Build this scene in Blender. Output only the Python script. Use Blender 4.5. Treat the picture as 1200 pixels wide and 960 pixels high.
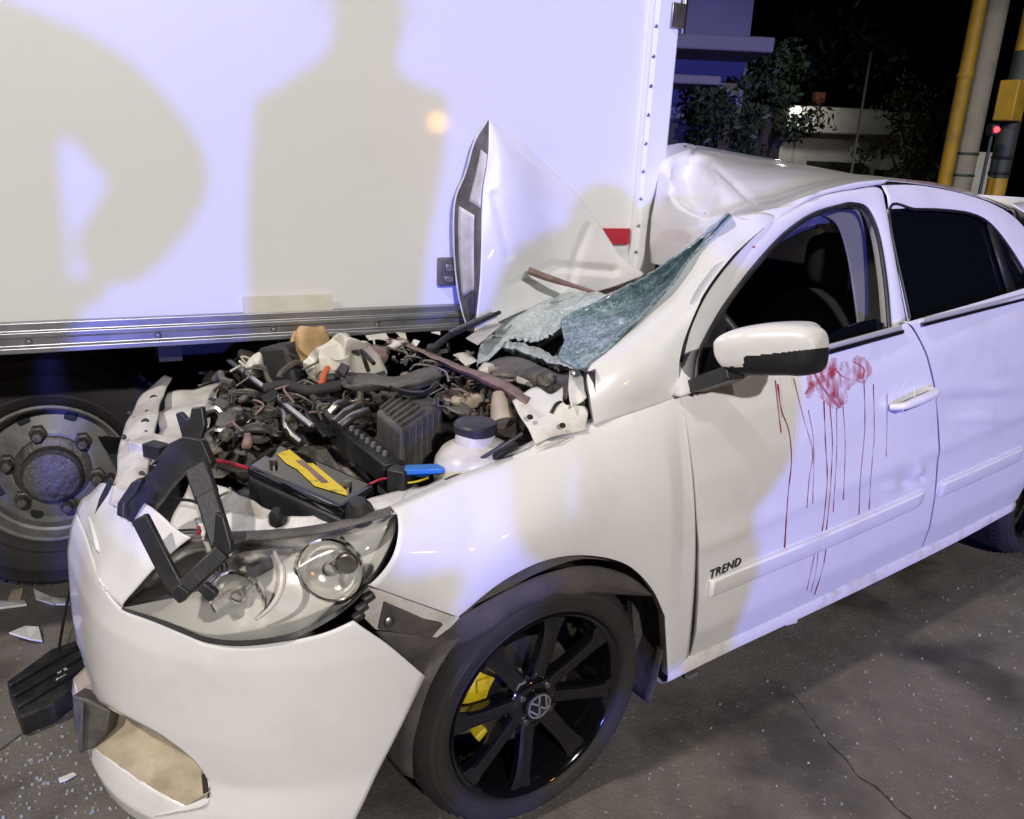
import bpy, bmesh, math, random
import numpy as np
from mathutils import Vector, Matrix, noise
random.seed(7)
sc = bpy.context.scene
for o in list(bpy.data.objects):
    bpy.data.objects.remove(o)
R = math.radians

# ------------------------------------------------------------------ camera
# world = metres; x is the car's forward axis (front axle at x=0), y its left, z up
CP = np.array([.955, 1.960, 1.454])
YAW, PIT, ROL, FPX = R(-126.0), R(-17.76), R(2.62), 957.0
_f = np.array([math.cos(PIT)*math.cos(YAW), math.cos(PIT)*math.sin(YAW), math.sin(PIT)])
_r = np.cross(_f, [0, 0, 1]); _r /= np.linalg.norm(_r); _u = np.cross(_r, _f)
RR = _r*math.cos(ROL)+_u*math.sin(ROL); UU = -_r*math.sin(ROL)+_u*math.cos(ROL)
cam_d = bpy.data.cameras.new('camera'); cam = bpy.data.objects.new('camera', cam_d)
sc.collection.objects.link(cam)
M4 = Matrix.Identity(4)
for i in range(3):
    M4[i][0] = RR[i]; M4[i][1] = UU[i]; M4[i][2] = -_f[i]; M4[i][3] = CP[i]
cam.matrix_world = M4
cam_d.sensor_width = 36; cam_d.lens = FPX/1200*36; cam_d.clip_start = .05; cam_d.clip_end = 500
sc.camera = cam

# ------------------------------------------------------------------ night sky, exposure
w = bpy.data.worlds.new('World'); sc.world = w; w.use_nodes = True
nt = w.node_tree; bg = nt.nodes['Background']
sky = nt.nodes.new('ShaderNodeTexSky'); sky.sky_type = 'NISHITA'; sky.sun_disc = False
sky.sun_elevation = R(-11); sky.sun_rotation = R(200)
nt.links.new(sky.outputs[0], bg.inputs[0]); bg.inputs[1].default_value = .05
sc.view_settings.view_transform = 'Standard'; sc.view_settings.look = 'None'
sc.view_settings.exposure = 0; sc.view_settings.gamma = 1
sc.cycles.use_denoising = True
sc.cycles.max_bounces = 8; sc.cycles.transparent_max_bounces = 16
sc.cycles.caustics_reflective = False; sc.cycles.caustics_refractive = False
sc.cycles.sample_clamp_indirect = 4

# the lamps that light the place; their fixtures are built further down
BLUE_P = (14.5, 25.0, .75); STREET_P = (3.0, 11.0, 6.8); FAR_P = (5.6, .7, 7.2)
def lamp(name, loc, power, col, size):
    d = bpy.data.lights.new(name, 'POINT'); d.energy = power; d.color = col; d.shadow_soft_size = size
    o = bpy.data.objects.new(name, d); sc.collection.objects.link(o); o.location = loc; return o
def spot(name, loc, aim, power, col, size, cone, blend):
    o = lamp(name, loc, power, col, size); d = bpy.data.lights.new(name, 'SPOT'); d.energy = power; d.color = col; d.shadow_soft_size = size
    d.spot_size = R(cone); d.spot_blend = blend; o.data = d; o.rotation_euler = (Vector(aim)-Vector(loc)).to_track_quat('-Z', 'Y').to_euler(); return o
spot('beacon_light', BLUE_P, (-.35, .6, .9), 25500, (.12, .15, 1.0), .10, 14.5, .45)
spot('street_light', STREET_P, (.6, 4.2, 0), 4150, (1, .965, .945), .16, 76, .3)
spot('avenue_light', FAR_P, (2.2, .9, 0), 1650, (1, .93, .86), .16, 100, .3)

# ------------------------------------------------------------------ geometry helpers
def ray(px, py): return _f+RR*(px-600)/FPX+UU*(480-py)/FPX
def P(px, py, x=None, y=None, z=None, n=None, o=None, d=None):
    """the point seen at a pixel of the photograph that also lies on a given plane of the place"""
    D = ray(px, py)
    if d is not None: t = d
    elif x is not None: t = (x-CP[0])/D[0]
    elif y is not None: t = (y-CP[1])/D[1]
    elif z is not None: t = (z-CP[2])/D[2]
    else: t = np.dot(np.asarray(o, float)-CP, n)/np.dot(D, n)
    return CP+t*D
def pr(X):
    d = np.asarray(X, float)-CP; zz = d@_f
    return np.stack([600+FPX*(d@RR)/zz, 480-FPX*(d@UU)/zz], -1)

def cr(pts, n):
    """Catmull-Rom resample of a polyline to n points, by chord length"""
    p = np.asarray(pts, float); k = len(p)
    if k == 2:
        t = np.linspace(0, 1, n)[:, None]; return p[0]*(1-t)+p[1]*t
    d = np.r_[0, np.cumsum(np.maximum(np.linalg.norm(np.diff(p, axis=0), axis=1), 1e-6)**.5)]
    T = np.linspace(0, d[-1], n); out = []
    for t in T:
        i = min(max(np.searchsorted(d, t)-1, 0), k-2)
        u = (t-d[i])/(d[i+1]-d[i]); h = d[i+1]-d[i]
        m0 = (p[i+1]-p[i-1])/(d[i+1]-d[i-1]) if i > 0 else (p[i+1]-p[i])/h
        m1 = (p[i+2]-p[i])/(d[i+2]-d[i]) if i < k-2 else (p[i+1]-p[i])/h
        out.append((2*u**3-3*u*u+1)*p[i]+(u**3-2*u*u+u)*h*m0+(-2*u**3+3*u*u)*p[i+1]+(u**3-u*u)*h*m1)
    return np.array(out)
def cru(pts, n):
    """Catmull-Rom at uniform parameter: keeps columns of different rows aligned"""
    p = np.asarray(pts, float); k = len(p); out = []
    for t in np.linspace(0, k-1, n):
        i = min(int(t), k-2); u = t-i
        a = p[i-1] if i > 0 else 2*p[i]-p[i+1]; b = p[i+2] if i < k-2 else 2*p[i+1]-p[i]
        m0 = (p[i+1]-a)/2; m1 = (b-p[i])/2
        out.append((2*u**3-3*u*u+1)*p[i]+(u**3-2*u*u+u)*m0+(-2*u**3+3*u*u)*p[i+1]+(u**3-u*u)*m1)
    return np.array(out)
def surf(rows, nu, nv):
    """smooth surface through rows of control points -> (nv,nu,3)"""
    a = np.array([cru(r, nu) for r in rows])
    return np.stack([cru(a[:, j], nv) for j in range(nu)], 1)

class MB:
    def __init__(s): s.v = []; s.f = []; s.mi = []; s.cm = 0
    def add(s, vs, fs):
        b = len(s.v); s.v += [tuple(map(float, q)) for q in vs]
        s.f += [tuple(b+i for i in q) for q in fs]; s.mi += [s.cm]*len(fs); return s
    def grid(s, g, cu=False, cv=False, flip=False):
        g = np.asarray(g); nv, nu = g.shape[:2]; fs = []
        for j in range(nv if cv else nv-1):
            for i in range(nu if cu else nu-1):
                q = (j*nu+i, j*nu+(i+1) % nu, ((j+1) % nv)*nu+(i+1) % nu, ((j+1) % nv)*nu+i)
                fs.append(q[::-1] if flip else q)
        return s.add(g.reshape(-1, 3), fs)
    def box(s, c, d, m=None, taper=1.0):
        hx, hy, hz = d[0]/2, d[1]/2, d[2]/2; vs = []
        for z in (-1, 1):
            k = taper if z > 0 else 1
            for x, y in ((-1, -1), (1, -1), (1, 1), (-1, 1)): vs.append(np.array([x*hx*k, y*hy*k, z*hz]))
        if m is not None: vs = [np.asarray(m)@v for v in vs]
        vs = [v+np.asarray(c) for v in vs]
        return s.add(vs, [(3, 2, 1, 0), (4, 5, 6, 7), (0, 1, 5, 4), (1, 2, 6, 5), (2, 3, 7, 6), (3, 0, 4, 7)])
    def bar(s, a, b, w, h, up=(0, 0, 1)):
        """rectangular bar from a to b"""
        a = np.asarray(a, float); b = np.asarray(b, float); t = b-a; L = np.linalg.norm(t); t /= L
        sd = np.cross(t, up); sd /= max(np.linalg.norm(sd), 1e-6); u2 = np.cross(sd, t)
        vs = [q+sd*x*w/2+u2*z*h/2 for q in (a, b) for x, z in ((-1, -1), (1, -1), (1, 1), (-1, 1))]
        return s.add(vs, [(3, 2, 1, 0), (4, 5, 6, 7), (0, 1, 5, 4), (1, 2, 6, 5), (2, 3, 7, 6), (3, 0, 4, 7)])
    def tube(s, pts, r, n=10, ns=None, cap=True):
        p = cr(pts, ns) if ns else np.asarray(pts, float)
        k = len(p); rr = np.full(k, r) if np.isscalar(r) else np.interp(np.linspace(0, 1, k), np.linspace(0, 1, len(r)), r)
        t = np.gradient(p, axis=0); t /= np.maximum(np.linalg.norm(t, axis=1), 1e-9)[:, None]
        ref = np.array([0, 0, 1.]) if abs(t[0][2]) < .9 else np.array([1., 0, 0]); rows = []
        sd = np.cross(t[0], ref); sd /= np.linalg.norm(sd)
        for i in range(k):
            sd = sd-t[i]*np.dot(sd, t[i]); sd /= max(np.linalg.norm(sd), 1e-9); up = np.cross(t[i], sd)
            rows.append([p[i]+rr[i]*(math.cos(a)*sd+math.sin(a)*up) for a in np.linspace(0, 2*math.pi, n, endpoint=False)])
        s.grid(rows, cu=True); b = len(s.v)-k*n
        if cap:
            s.f += [tuple(b+i for i in range(n))[::-1], tuple(b+(k-1)*n+i for i in range(n))]; s.mi += [s.cm]*2
        return s
    def lathe(s, prof, n=32, c=(0, 0, 0), ax=(0, 0, 1), closed=False):
        """prof: (radius, height) pairs turned round axis ax through c"""
        ax = np.asarray(ax, float); ax /= np.linalg.norm(ax)
        e1 = np.cross(ax, [0, 0, 1.] if abs(ax[2]) < .9 else [1., 0, 0]); e1 /= np.linalg.norm(e1); e2 = np.cross(ax, e1)
        g = [[np.asarray(c)+ax*h+r*(math.cos(a)*e1+math.sin(a)*e2) for a in np.linspace(0, 2*math.pi, n, endpoint=False)] for r, h in prof]
        return s.grid(g, cu=True, cv=closed)
    def poly(s, pts, off):
        """flat polygon extruded by vector off"""
        n = len(pts); p = [np.asarray(q, float) for q in pts]; q = [a+np.asarray(off) for a in p]
        return s.add(p+q, [tuple(range(n))[::-1], tuple(range(n, 2*n))]+[(i, (i+1) % n, n+(i+1) % n, n+i) for i in range(n)])
    def build(s, name, mat, parent=None, smooth=True, bevel=0, solid=0, sub=0, angle=40, seg=2, off=-1):
        me = bpy.data.meshes.new(name); me.from_pydata(s.v, [], s.f); me.validate()
        mats = mat if isinstance(mat, (list, tuple)) else [mat]
        for m in mats: me.materials.append(M[m] if isinstance(m, str) else m)
        if len(mats) > 1 and len(me.polygons) == len(s.mi): me.polygons.foreach_set('material_index', s.mi)
        bm = bmesh.new(); bm.from_mesh(me); bmesh.ops.remove_doubles(bm, verts=bm.verts, dist=1e-5)
        bmesh.ops.recalc_face_normals(bm, faces=bm.faces); bm.to_mesh(me); bm.free()
        o = bpy.data.objects.new(name, me); sc.collection.objects.link(o)
        if parent: o.parent = parent
        if solid:
            md = o.modifiers.new('t', 'SOLIDIFY'); md.thickness = solid; md.offset = off
        if bevel:
            md = o.modifiers.new('b', 'BEVEL'); md.width = bevel; md.segments = seg; md.limit_method = 'ANGLE'; md.angle_limit = R(35)
        if sub:
            md = o.modifiers.new('s', 'SUBSURF'); md.levels = sub; md.render_levels = sub
        if smooth:
            for pl in me.polygons: pl.use_smooth = True
            try: me.set_sharp_from_angle(angle=R(angle))
            except Exception: pass
        return o
def empty(name, loc=(0, 0, 0), rz=0):
    o = bpy.data.objects.new(name, None); sc.collection.objects.link(o); o.location = loc; o.rotation_euler = (0, 0, rz); o.empty_display_size = .1; return o
def tag(o, label=None, cat=None, group=None, kind=None):
    if label: o['label'] = label
    if cat: o['category'] = cat
    if group: o['group'] = group
    if kind: o['kind'] = kind
    return o
def rotm(ax, a): return np.array(Matrix.Rotation(a, 3, ax))
def crumple(pts, amp, scale, seed=0, ridged=False):
    out = []
    for q in np.asarray(pts, float).reshape(-1, 3):
        v = Vector(q*scale)+Vector((seed, seed*.7, -seed))
        d = np.array([noise.noise(v), noise.noise(v+Vector((31, 7, 3))), noise.noise(v+Vector((5, 57, 11)))])
        if ridged: d = np.sign(d)*np.abs(d)**.6*.6
        out.append(q+d*amp)
    return np.array(out).reshape(np.asarray(pts).shape)

# ------------------------------------------------------------------ materials
M = {}
def mat(name, col, rough=.5, metal=0, coat=0, spec=.5, bump=0, bscale=40, var=0, vscale=6, dirt=None, dscale=4, dlo=.45, dhi=.7, rvar=0, emit=None, estr=0):
    m = bpy.data.materials.new(name); m.use_nodes = True; t = m.node_tree; b = t.nodes['Principled BSDF']
    b.inputs['Base Color'].default_value = (*col, 1); b.inputs['Roughness'].default_value = rough
    b.inputs['Metallic'].default_value = metal; b.inputs['Coat Weight'].default_value = coat; b.inputs['Coat Roughness'].default_value = .06
    b.inputs['Specular IOR Level'].default_value = spec
    if emit: b.inputs['Emission Color'].default_value = (*emit, 1); b.inputs['Emission Strength'].default_value = estr
    if bump or var or dirt or rvar:
        tc = t.nodes.new('ShaderNodeTexCoord')
        def nz(sc_, det=5, ro=.6):
            n = t.nodes.new('ShaderNodeTexNoise'); n.inputs['Scale'].default_value = sc_; n.inputs['Detail'].default_value = det; n.inputs['Roughness'].default_value = ro
            t.links.new(tc.outputs['Object'], n.inputs['Vector']); return n
        last = None
        if var:
            n = nz(vscale); mx = t.nodes.new('ShaderNodeMix'); mx.data_type = 'RGBA'
            mx.inputs[6].default_value = (*[c*(1-var) for c in col], 1); mx.inputs[7].default_value = (*[min(1, c*(1+var)) for c in col], 1)
            t.links.new(n.outputs[0], mx.inputs[0]); last = mx.outputs[2]
        if dirt:
            n = nz(dscale, 8, .65); rp = t.nodes.new('ShaderNodeValToRGB'); rp.color_ramp.elements[0].position = dlo; rp.color_ramp.elements[1].position = dhi
            t.links.new(n.outputs[0], rp.inputs[0]); mx = t.nodes.new('ShaderNodeMix'); mx.data_type = 'RGBA'
            mx.inputs[7].default_value = (*dirt, 1); t.links.new(rp.outputs[0], mx.inputs[0])
            if last: t.links.new(last, mx.inputs[6])
            else: mx.inputs[6].default_value = (*col, 1)
            last = mx.outputs[2]
        if last: t.links.new(last, b.inputs['Base Color'])
        if rvar:
            n = nz(vscale*2.3); mp = t.nodes.new('ShaderNodeMapRange'); mp.inputs[3].default_value = max(0, rough-rvar); mp.inputs[4].default_value = min(1, rough+rvar)
            t.links.new(n.outputs[0], mp.inputs[0]); t.links.new(mp.outputs[0], b.inputs['Roughness'])
        if bump:
            n = nz(bscale, 6); bp = t.nodes.new('ShaderNodeBump'); bp.inputs['Strength'].default_value = bump; bp.inputs['Distance'].default_value = .01
            t.links.new(n.outputs[0], bp.inputs['Height']); t.links.new(bp.outputs[0], b.inputs['Normal'])
    M[name] = m; return m
mat('paint', (.80, .785, .775), .34, coat=.6, var=.03, vscale=2, dirt=(.66, .64, .61), dscale=7, dlo=.52, dhi=.95, rvar=.08, bump=.035, bscale=5)
mat('paint_dirty', (.74, .72, .68), .42, coat=.2, dirt=(.36, .31, .25), dscale=14, dlo=.48, dhi=.85, bump=.05)
mat('paint_inner', (.66, .64, .60), .5, dirt=(.30, .26, .21), dscale=9, dlo=.42, dhi=.8, bump=.06, bscale=30)
mat('beige_plastic', (.50, .43, .31), .6, dirt=(.27, .21, .14), dscale=10, dlo=.4, dhi=.75, bump=.08)
mat('black_plastic', (.016, .016, .018), .45, var=.3, vscale=14, dirt=(.07, .065, .06), dscale=12, dlo=.5, dhi=.9, bump=.1, bscale=160)
mat('grey_plastic', (.050, .047, .046), .55, dirt=(.18, .16, .135), dscale=11, dlo=.38, dhi=.8, bump=.1, bscale=90)
mat('black_gloss', (.006, .006, .007), .09, coat=.6, rvar=.05)
mat('rubber', (.022, .020, .020), .72, var=.35, vscale=9, dirt=(.07, .06, .053), dscale=7, dlo=.5, dhi=.9, bump=.15, bscale=90)
mat('tyre', (.019, .017, .017), .75, var=.25, vscale=9, dirt=(.045, .038, .036), dscale=5, dlo=.4, dhi=.85, bump=.12, bscale=120)
mat('liner', (.060, .053, .053), .75, dirt=(.12, .10, .09), dscale=8, dlo=.4, dhi=.75, bump=.3, bscale=40)
mat('tint_glass', (.004, .005, .007), .04, spec=.6)
mat('chrome', (.75, .75, .74), .12, metal=1, rvar=.08)
mat('silver_paint', (.55, .55, .56), .35, metal=.6)
mat('steel', (.38, .37, .35), .38, metal=1, dirt=(.10, .085, .07), dscale=12, dlo=.45, dhi=.75, bump=.1)
mat('alu', (.36, .36, .37), .38, metal=.85, var=.2, vscale=5, dirt=(.20, .20, .20), dscale=6, dlo=.5, dhi=.8, rvar=.1)
mat('oily', (.105, .093, .080), .5, metal=.35, var=.5, vscale=16, dirt=(.27, .235, .19), dscale=13, dlo=.45, dhi=.72, bump=.5, bscale=45)
mat('cast', (.17, .155, .135), .5, metal=.55, var=.4, vscale=20, dirt=(.05, .043, .036), dscale=11, dlo=.45, dhi=.7, bump=.5, bscale=50)
mat('truck_white', (.78, .78, .765), .30, var=.03, vscale=1.5, dirt=(.72, .715, .70), dscale=6, dlo=.54, dhi=.95, coat=.25, rvar=.06)
mat('truck_dark', (.012, .012, .014), .6, dirt=(.035, .032, .03), dscale=6)
mat('rim_grey', (.27, .265, .25), .5, metal=.25, dirt=(.10, .085, .07), dscale=8, dlo=.42, dhi=.75, bump=.1)
mat('red_refl', (.45, .012, .03), .25, coat=.5)
mat('yellow_label', (.75, .55, .02), .4, dirt=(.25, .19, .03), dscale=30, dlo=.55, dhi=.7)
mat('yellow', (.62, .46, .01), .4, dirt=(.2, .15, .02), dscale=18, dlo=.5, dhi=.8)
mat('red', (.5, .02, .02), .4); mat('blue_plastic', (.02, .16, .5), .4)
mat('orange', (.6, .11, .02), .5)
mat('wire_red', (.35, .015, .03), .4)
mat('reservoir', (.62, .59, .50), .35, dirt=(.33, .28, .2), dscale=10, dlo=.5, dhi=.85)
mat('foam', (.60, .40, .19), .8, dirt=(.32, .20, .09), dscale=14, dlo=.4, dhi=.75, bump=.5, bscale=30)
mat('blood', (.32, .012, .025), .3); mat('blood_thin', (.50, .17, .20), .35)
mat('fabric', (.045, .044, .046), .9, bump=.2, bscale=200); mat('headliner', (.30, .28, .26), .9)
mat('interior_grey', (.16, .155, .155), .5, rvar=.15)
mat('belt_silver', (.78, .74, .66), .3, metal=.35)
mat('emblem', (.65, .65, .70), .2, metal=.8)
mat('brown_strip', (.25, .16, .14), .55, dirt=(.12, .07, .06), dscale=20)
# ------------------------------------------------------------------ ground
def ground_material():
    m = bpy.data.materials.new('asphalt'); m.use_nodes = True; t = m.node_tree; b = t.nodes['Principled BSDF']
    tc = t.nodes.new('ShaderNodeTexCoord')
    def N(tp, **k):
        n = t.nodes.new(tp)
        for a, v in k.items(): n.inputs[a].default_value = v
        return n
    L = t.links.new
    def ramp(src, p0, p1, c0, c1):
        r = t.nodes.new('ShaderNodeValToRGB'); e = r.color_ramp.elements; e[0].position = p0; e[1].position = p1
        e[0].color = (*c0, 1); e[1].color = (*c1, 1); L(src, r.inputs[0]); return r.outputs[0]
    def mix(f, a, c, mode='MIX'):
        x = t.nodes.new('ShaderNodeMix'); x.data_type = 'RGBA'; x.blend_type = mode
        if hasattr(f, 'name'): L(f, x.inputs[0])
        else: x.inputs[0].default_value = f
        for s, v in ((6, a), (7, c)):
            if hasattr(v, 'name'): L(v, x.inputs[s])
            else: x.inputs[s].default_value = (*v, 1)
        return x.outputs[2]
    n1 = N('ShaderNodeTexNoise', Scale=3.1, Detail=6.0, Roughness=.6); L(tc.outputs['Object'], n1.inputs['Vector'])
    n2 = N('ShaderNodeTexNoise', Scale=330.0, Detail=3.0, Roughness=.6); L(tc.outputs['Object'], n2.inputs['Vector'])
    n3 = N('ShaderNodeTexNoise', Scale=14.0, Detail=6.0, Roughness=.7); L(tc.outputs['Object'], n3.inputs['Vector'])
    v1 = N('ShaderNodeTexVoronoi', Scale=95.0, Randomness=1.0); L(tc.outputs['Object'], v1.inputs['Vector'])
    base = ramp(n1.outputs[0], .3, .7, (.085, .074, .066), (.175, .155, .136))
    base = mix(ramp(n3.outputs[0], .35, .75, (0, 0, 0), (.5, .5, .5)), base, (.21, .185, .16))
    grain = ramp(n2.outputs[0], .25, .75, (.45, .45, .45), (1.5, 1.5, 1.5))
    base = mix(.8, base, grain, 'MULTIPLY')
    # pale aggregate showing through: some voronoi cells are light stones
    sel = ramp(v1.outputs['Color'], .80, .86, (0, 0, 0), (1, 1, 1))
    core = ramp(v1.outputs['Distance'], .18, .42, (1, 1, 1), (0, 0, 0))
    x = t.nodes.new('ShaderNodeMath'); x.operation = 'MULTIPLY'; L(sel, x.inputs[0]); L(core, x.inputs[1])
    base = mix(x.outputs[0], base, (.33, .305, .265))
    # oil and blood-dark stains
    n4 = N('ShaderNodeTexNoise', Scale=2.2, Detail=4.0, Roughness=.55); mp = t.nodes.new('ShaderNodeMapping'); mp.inputs[1].default_value = (4, 2, 0)
    L(tc.outputs['Object'], mp.inputs[0]); L(mp.outputs[0], n4.inputs['Vector'])
    base = mix(ramp(n4.outputs[0], .52, .66, (0, 0, 0), (.75, .75, .75)), base, (.042, .034, .030))
    L(base, b.inputs['Base Color'])
    b.inputs['Roughness'].default_value = .72
    L(ramp(n4.outputs[0], .5, .66, (.78, .78, .78), (.42, .42, .42)), b.inputs['Roughness'])
    add = t.nodes.new('ShaderNodeMath'); add.operation = 'ADD'; L(n2.outputs[0], add.inputs[0]); L(v1.outputs['Distance'], add.inputs[1])
    bp = t.nodes.new('ShaderNodeBump'); bp.inputs['Strength'].default_value = .4; bp.inputs['Distance'].default_value = .003
    L(add.outputs[0], bp.inputs['Height']); L(bp.outputs[0], b.inputs['Normal'])
    M['asphalt'] = m
ground_material()
g = MB(); g.add([(-120, -120, 0), (120, -120, 0), (120, 120, 0), (-120, 120, 0)], [(0, 1, 2, 3)])
road = tag(g.build('road', 'asphalt', smooth=False), kind='structure')
mat('crack_dark', (.03, .026, .023), .9)
ck = cr(np.array([P(u_, v_, z=.002) for u_, v_ in ((930, 815), (948, 836), (958, 852), (972, 872), (990, 888), (1004, 908), (1030, 925), (1052, 948), (1090, 975))]), 46)
rnd = random.Random(2); g = MB(); g.grid(np.array([[q+np.array([rnd.uniform(.0, .004), rnd.uniform(.0, .004), .0]) for q in ck], [q-np.array([rnd.uniform(.001, .005), rnd.uniform(.001, .005), 0]) for q in ck]])); g.build('road_crack', 'crack_dark', road, smooth=False)

# ------------------------------------------------------------------ truck
TC = np.array([-1.023, -.0225, 0]); TA = R(-10.04)
truck = empty('box_truck', TC, TA)
tag(truck, 'white box truck with aluminium rail above a dirty grey steel wheel', 'truck')
_c, _s = math.cos(TA), math.sin(TA); TN = np.array([-_s, _c, 0])
def TL(Wp): d = np.asarray(Wp, float)-TC; return np.array([d[0]*_c+d[1]*_s, -d[0]*_s+d[1]*_c, d[2]])
def PT(px, py, off=0): return TL(P(px, py, n=TN, o=TC+TN*off))
ZB, ZR, ZT, LEN, WID = .918, .988, 2.95, 5.6, 2.3
m = MB(); m.box((LEN/2, -WID/2-.004, (ZR+ZT)/2), (LEN, WID-.008, ZT-ZR)); m.build('cargo_box', 'truck_white', truck, bevel=.006)
# aluminium bottom rail: extruded stepped profile
prof = [(0.012, ZR+.004), (.012, .972), (.018, .969), (.018, .957), (.012, .954), (.012, .935), (.022, .931), (.022, ZB), (-.05, ZB), (-.05, ZR+.004)]
m = MB(); m.poly([(0.0, y, z) for y, z in prof], (LEN, 0, 0)); rail = m.build('bottom_rail', 'alu', truck, smooth=False, bevel=.0015)
for i, s_ in enumerate(np.arange(.35, 2.3, .295)):
    m = MB(); m.lathe([(0, .006), (.006, .005), (.009, 0)], 10, (s_, .012, .945), (0, 1, 0)); m.build('screw', 'steel', rail)
# rear corner post with rivets
m = MB(); m.add([(0, 0, 0)], []); m = MB()
pp = [(-.028, -.06), (-.028, .004), (-.018, .016), (.055, .016), (.068, .010), (.078, .010), (.080, .0015), (.08, -.06)]
m.poly([(x, y, ZB-.004) for x, y in pp], (0, 0, ZT-ZB)); post = m.build('corner_post', 'truck_white', truck, smooth=False, bevel=.003)
for i, z in enumerate(np.arange(1.06, 2.9, .085)):
    m = MB(); m.lathe([(0, .004), (.004, .003), (.006, 0)], 8, (.062, .014, z), (0, 1, 0)); m.build('rivet', 'steel', post)
# latch box, faded decal, red reflector
c = PT(524, 318); m = MB(); m.box(c+[0, .004, 0], (.062, .022, .082)); lb = m.build('latch_box', 'grey_plastic', truck, bevel=.004)
m = MB(); m.box(c+[-.006, .017, .012], (.036, .006, .022)); m.box(c+[0, .017, -.022], (.03, .004, .018)); m.build('latch_lever', 'steel', lb, bevel=.002)
mat('decal', (.66, .64, .52), .5, dirt=(.74, .73, .68), dscale=14, dlo=.4, dhi=.7)
a = PT(284, 346); b = PT(390, 366); m = MB(); m.box(((a[0]+b[0])/2, .0015, (a[2]+b[2])/2), (abs(a[0]-b[0]), .003, .05)); m.build('faded_label', 'decal', truck)
a = PT(722, 277); m = MB(); m.box((a[0]+.03, .003, a[2]), (.16, .006, .052)); m.build('reflector', 'red_refl', truck, bevel=.002)
# door hinge on the rear post, seen at the top
for z in (1.86, 2.6):
    m = MB(); m.tube([(-.035, .012, z-.05), (-.035, .012, z+.05)], .011, 10); m.box((-.01, .02, z), (.05, .008, .07)); m.build('door_hinge', 'steel', truck, bevel=.002)
# chassis
for y in (-.75, -1.55):
    m = MB(); m.box((LEN/2, y, .80), (LEN-.1, .07, .19)); m.build('chassis_beam', 'truck_dark', truck, bevel=.005)
for x in np.arange(.3, LEN, .6):
    m = MB(); m.box((x, -1.15, .88), (.06, 2.1, .07)); m.build('cross_beam', 'truck_dark', truck)
wx, wy, wr = 1.86, -.47, .405
m = MB(); m.tube([(wx, -.6, wr), (wx, -1.9, wr)], .07, 14); m.lathe([(.05, -.2), (.17, -.1), (.19, 0), (.17, .1), (.05, .2)], 20, (wx, -1.15, wr), (0, 1, 0)); m.build('rear_axle', 'truck_dark', truck)
def truck_wheel(side_y, sgn):
    e = empty('wheel', (wx, side_y, wr)); e.parent = truck
    A = (0, sgn, 0)
    t_ = [(.225, -.22), (.230, -.02), (.25, -.002), (.262, .004), (.268, .001), (.30, .008), (.33, .008), (.336, .003), (.375, -.006), (.395, -.03), (.403, -.06), (.405, -.12), (.403, -.18), (.39, -.22), (.30, -.235), (.255, -.22)]
    m = MB(); m.lathe(t_, 56, (0, 0, 0), A)
    for k in range(64):   # tread blocks
        a = 2*math.pi*k/64; c_ = np.array([math.cos(a)*.404, sgn*(-.075), math.sin(a)*.404])
        m.box(c_, (.012, .06, .028), np.array([[math.cos(a), 0, -math.sin(a)], [0, 1, 0], [math.sin(a), 0, math.cos(a)]]))
    m.build('tyre', 'tyre', e, angle=30)
    rim = [(.226, -.03), (.230, -.004), (.224, .0), (.218, -.006), (.214, -.03), (.209, -.045), (.201, -.05), (.198, -.085), (.186, -.10), (.16, -.085), (.135, -.068), (.12, -.06), (.0, -.06)]
    m = MB(); m.lathe(rim, 56, (0, 0, 0), A); m.build('rim', 'rim_grey', e, angle=28)
    for k in range(8):
        a = 2*math.pi*(k+.5)/8; m = MB(); m.lathe([(0, .004), (.018, .003), (.0195, 0)], 18, (math.cos(a)*.172, sgn*-.089, math.sin(a)*.172), A); m.build('hand_hole', 'truck_dark', e)
    m = MB(); m.lathe([(.112, -.062), (.112, -.045), (.10, -.036), (.088, -.034), (.088, .01), (.078, .022), (.05, .026), (0, .026)], 24, (0, 0, 0), A); m.build('hub', 'cast', e, angle=30)
    for k in range(6):
        a = 2*math.pi*k/6+.3; q = np.array([math.cos(a)*.128, 0, math.sin(a)*.128])
        m = MB(); m.lathe([(.026, -.07), (.026, -.045), (.019, -.04), (.019, -.012), (.014, -.006), (0, -.004)], 6, q, A); m.build('lug_nut', 'cast', e)
    return e
truck_wheel(wy, 1); truck_wheel(-1.85, -1)
# mudguard strip & rear underrun bar
m = MB(); m.bar((.08, -.35, .50), (.08, -1.95, .50), .08, .1); m.build('underrun_bar', 'truck_dark', truck, bevel=.006)
for y in (-.75, -1.55):
    m = MB(); m.bar((.1, y, .5), (.1, y, .76), .06, .05, (0, 1, 0)); m.build('bar_hanger', 'truck_dark', truck)
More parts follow.
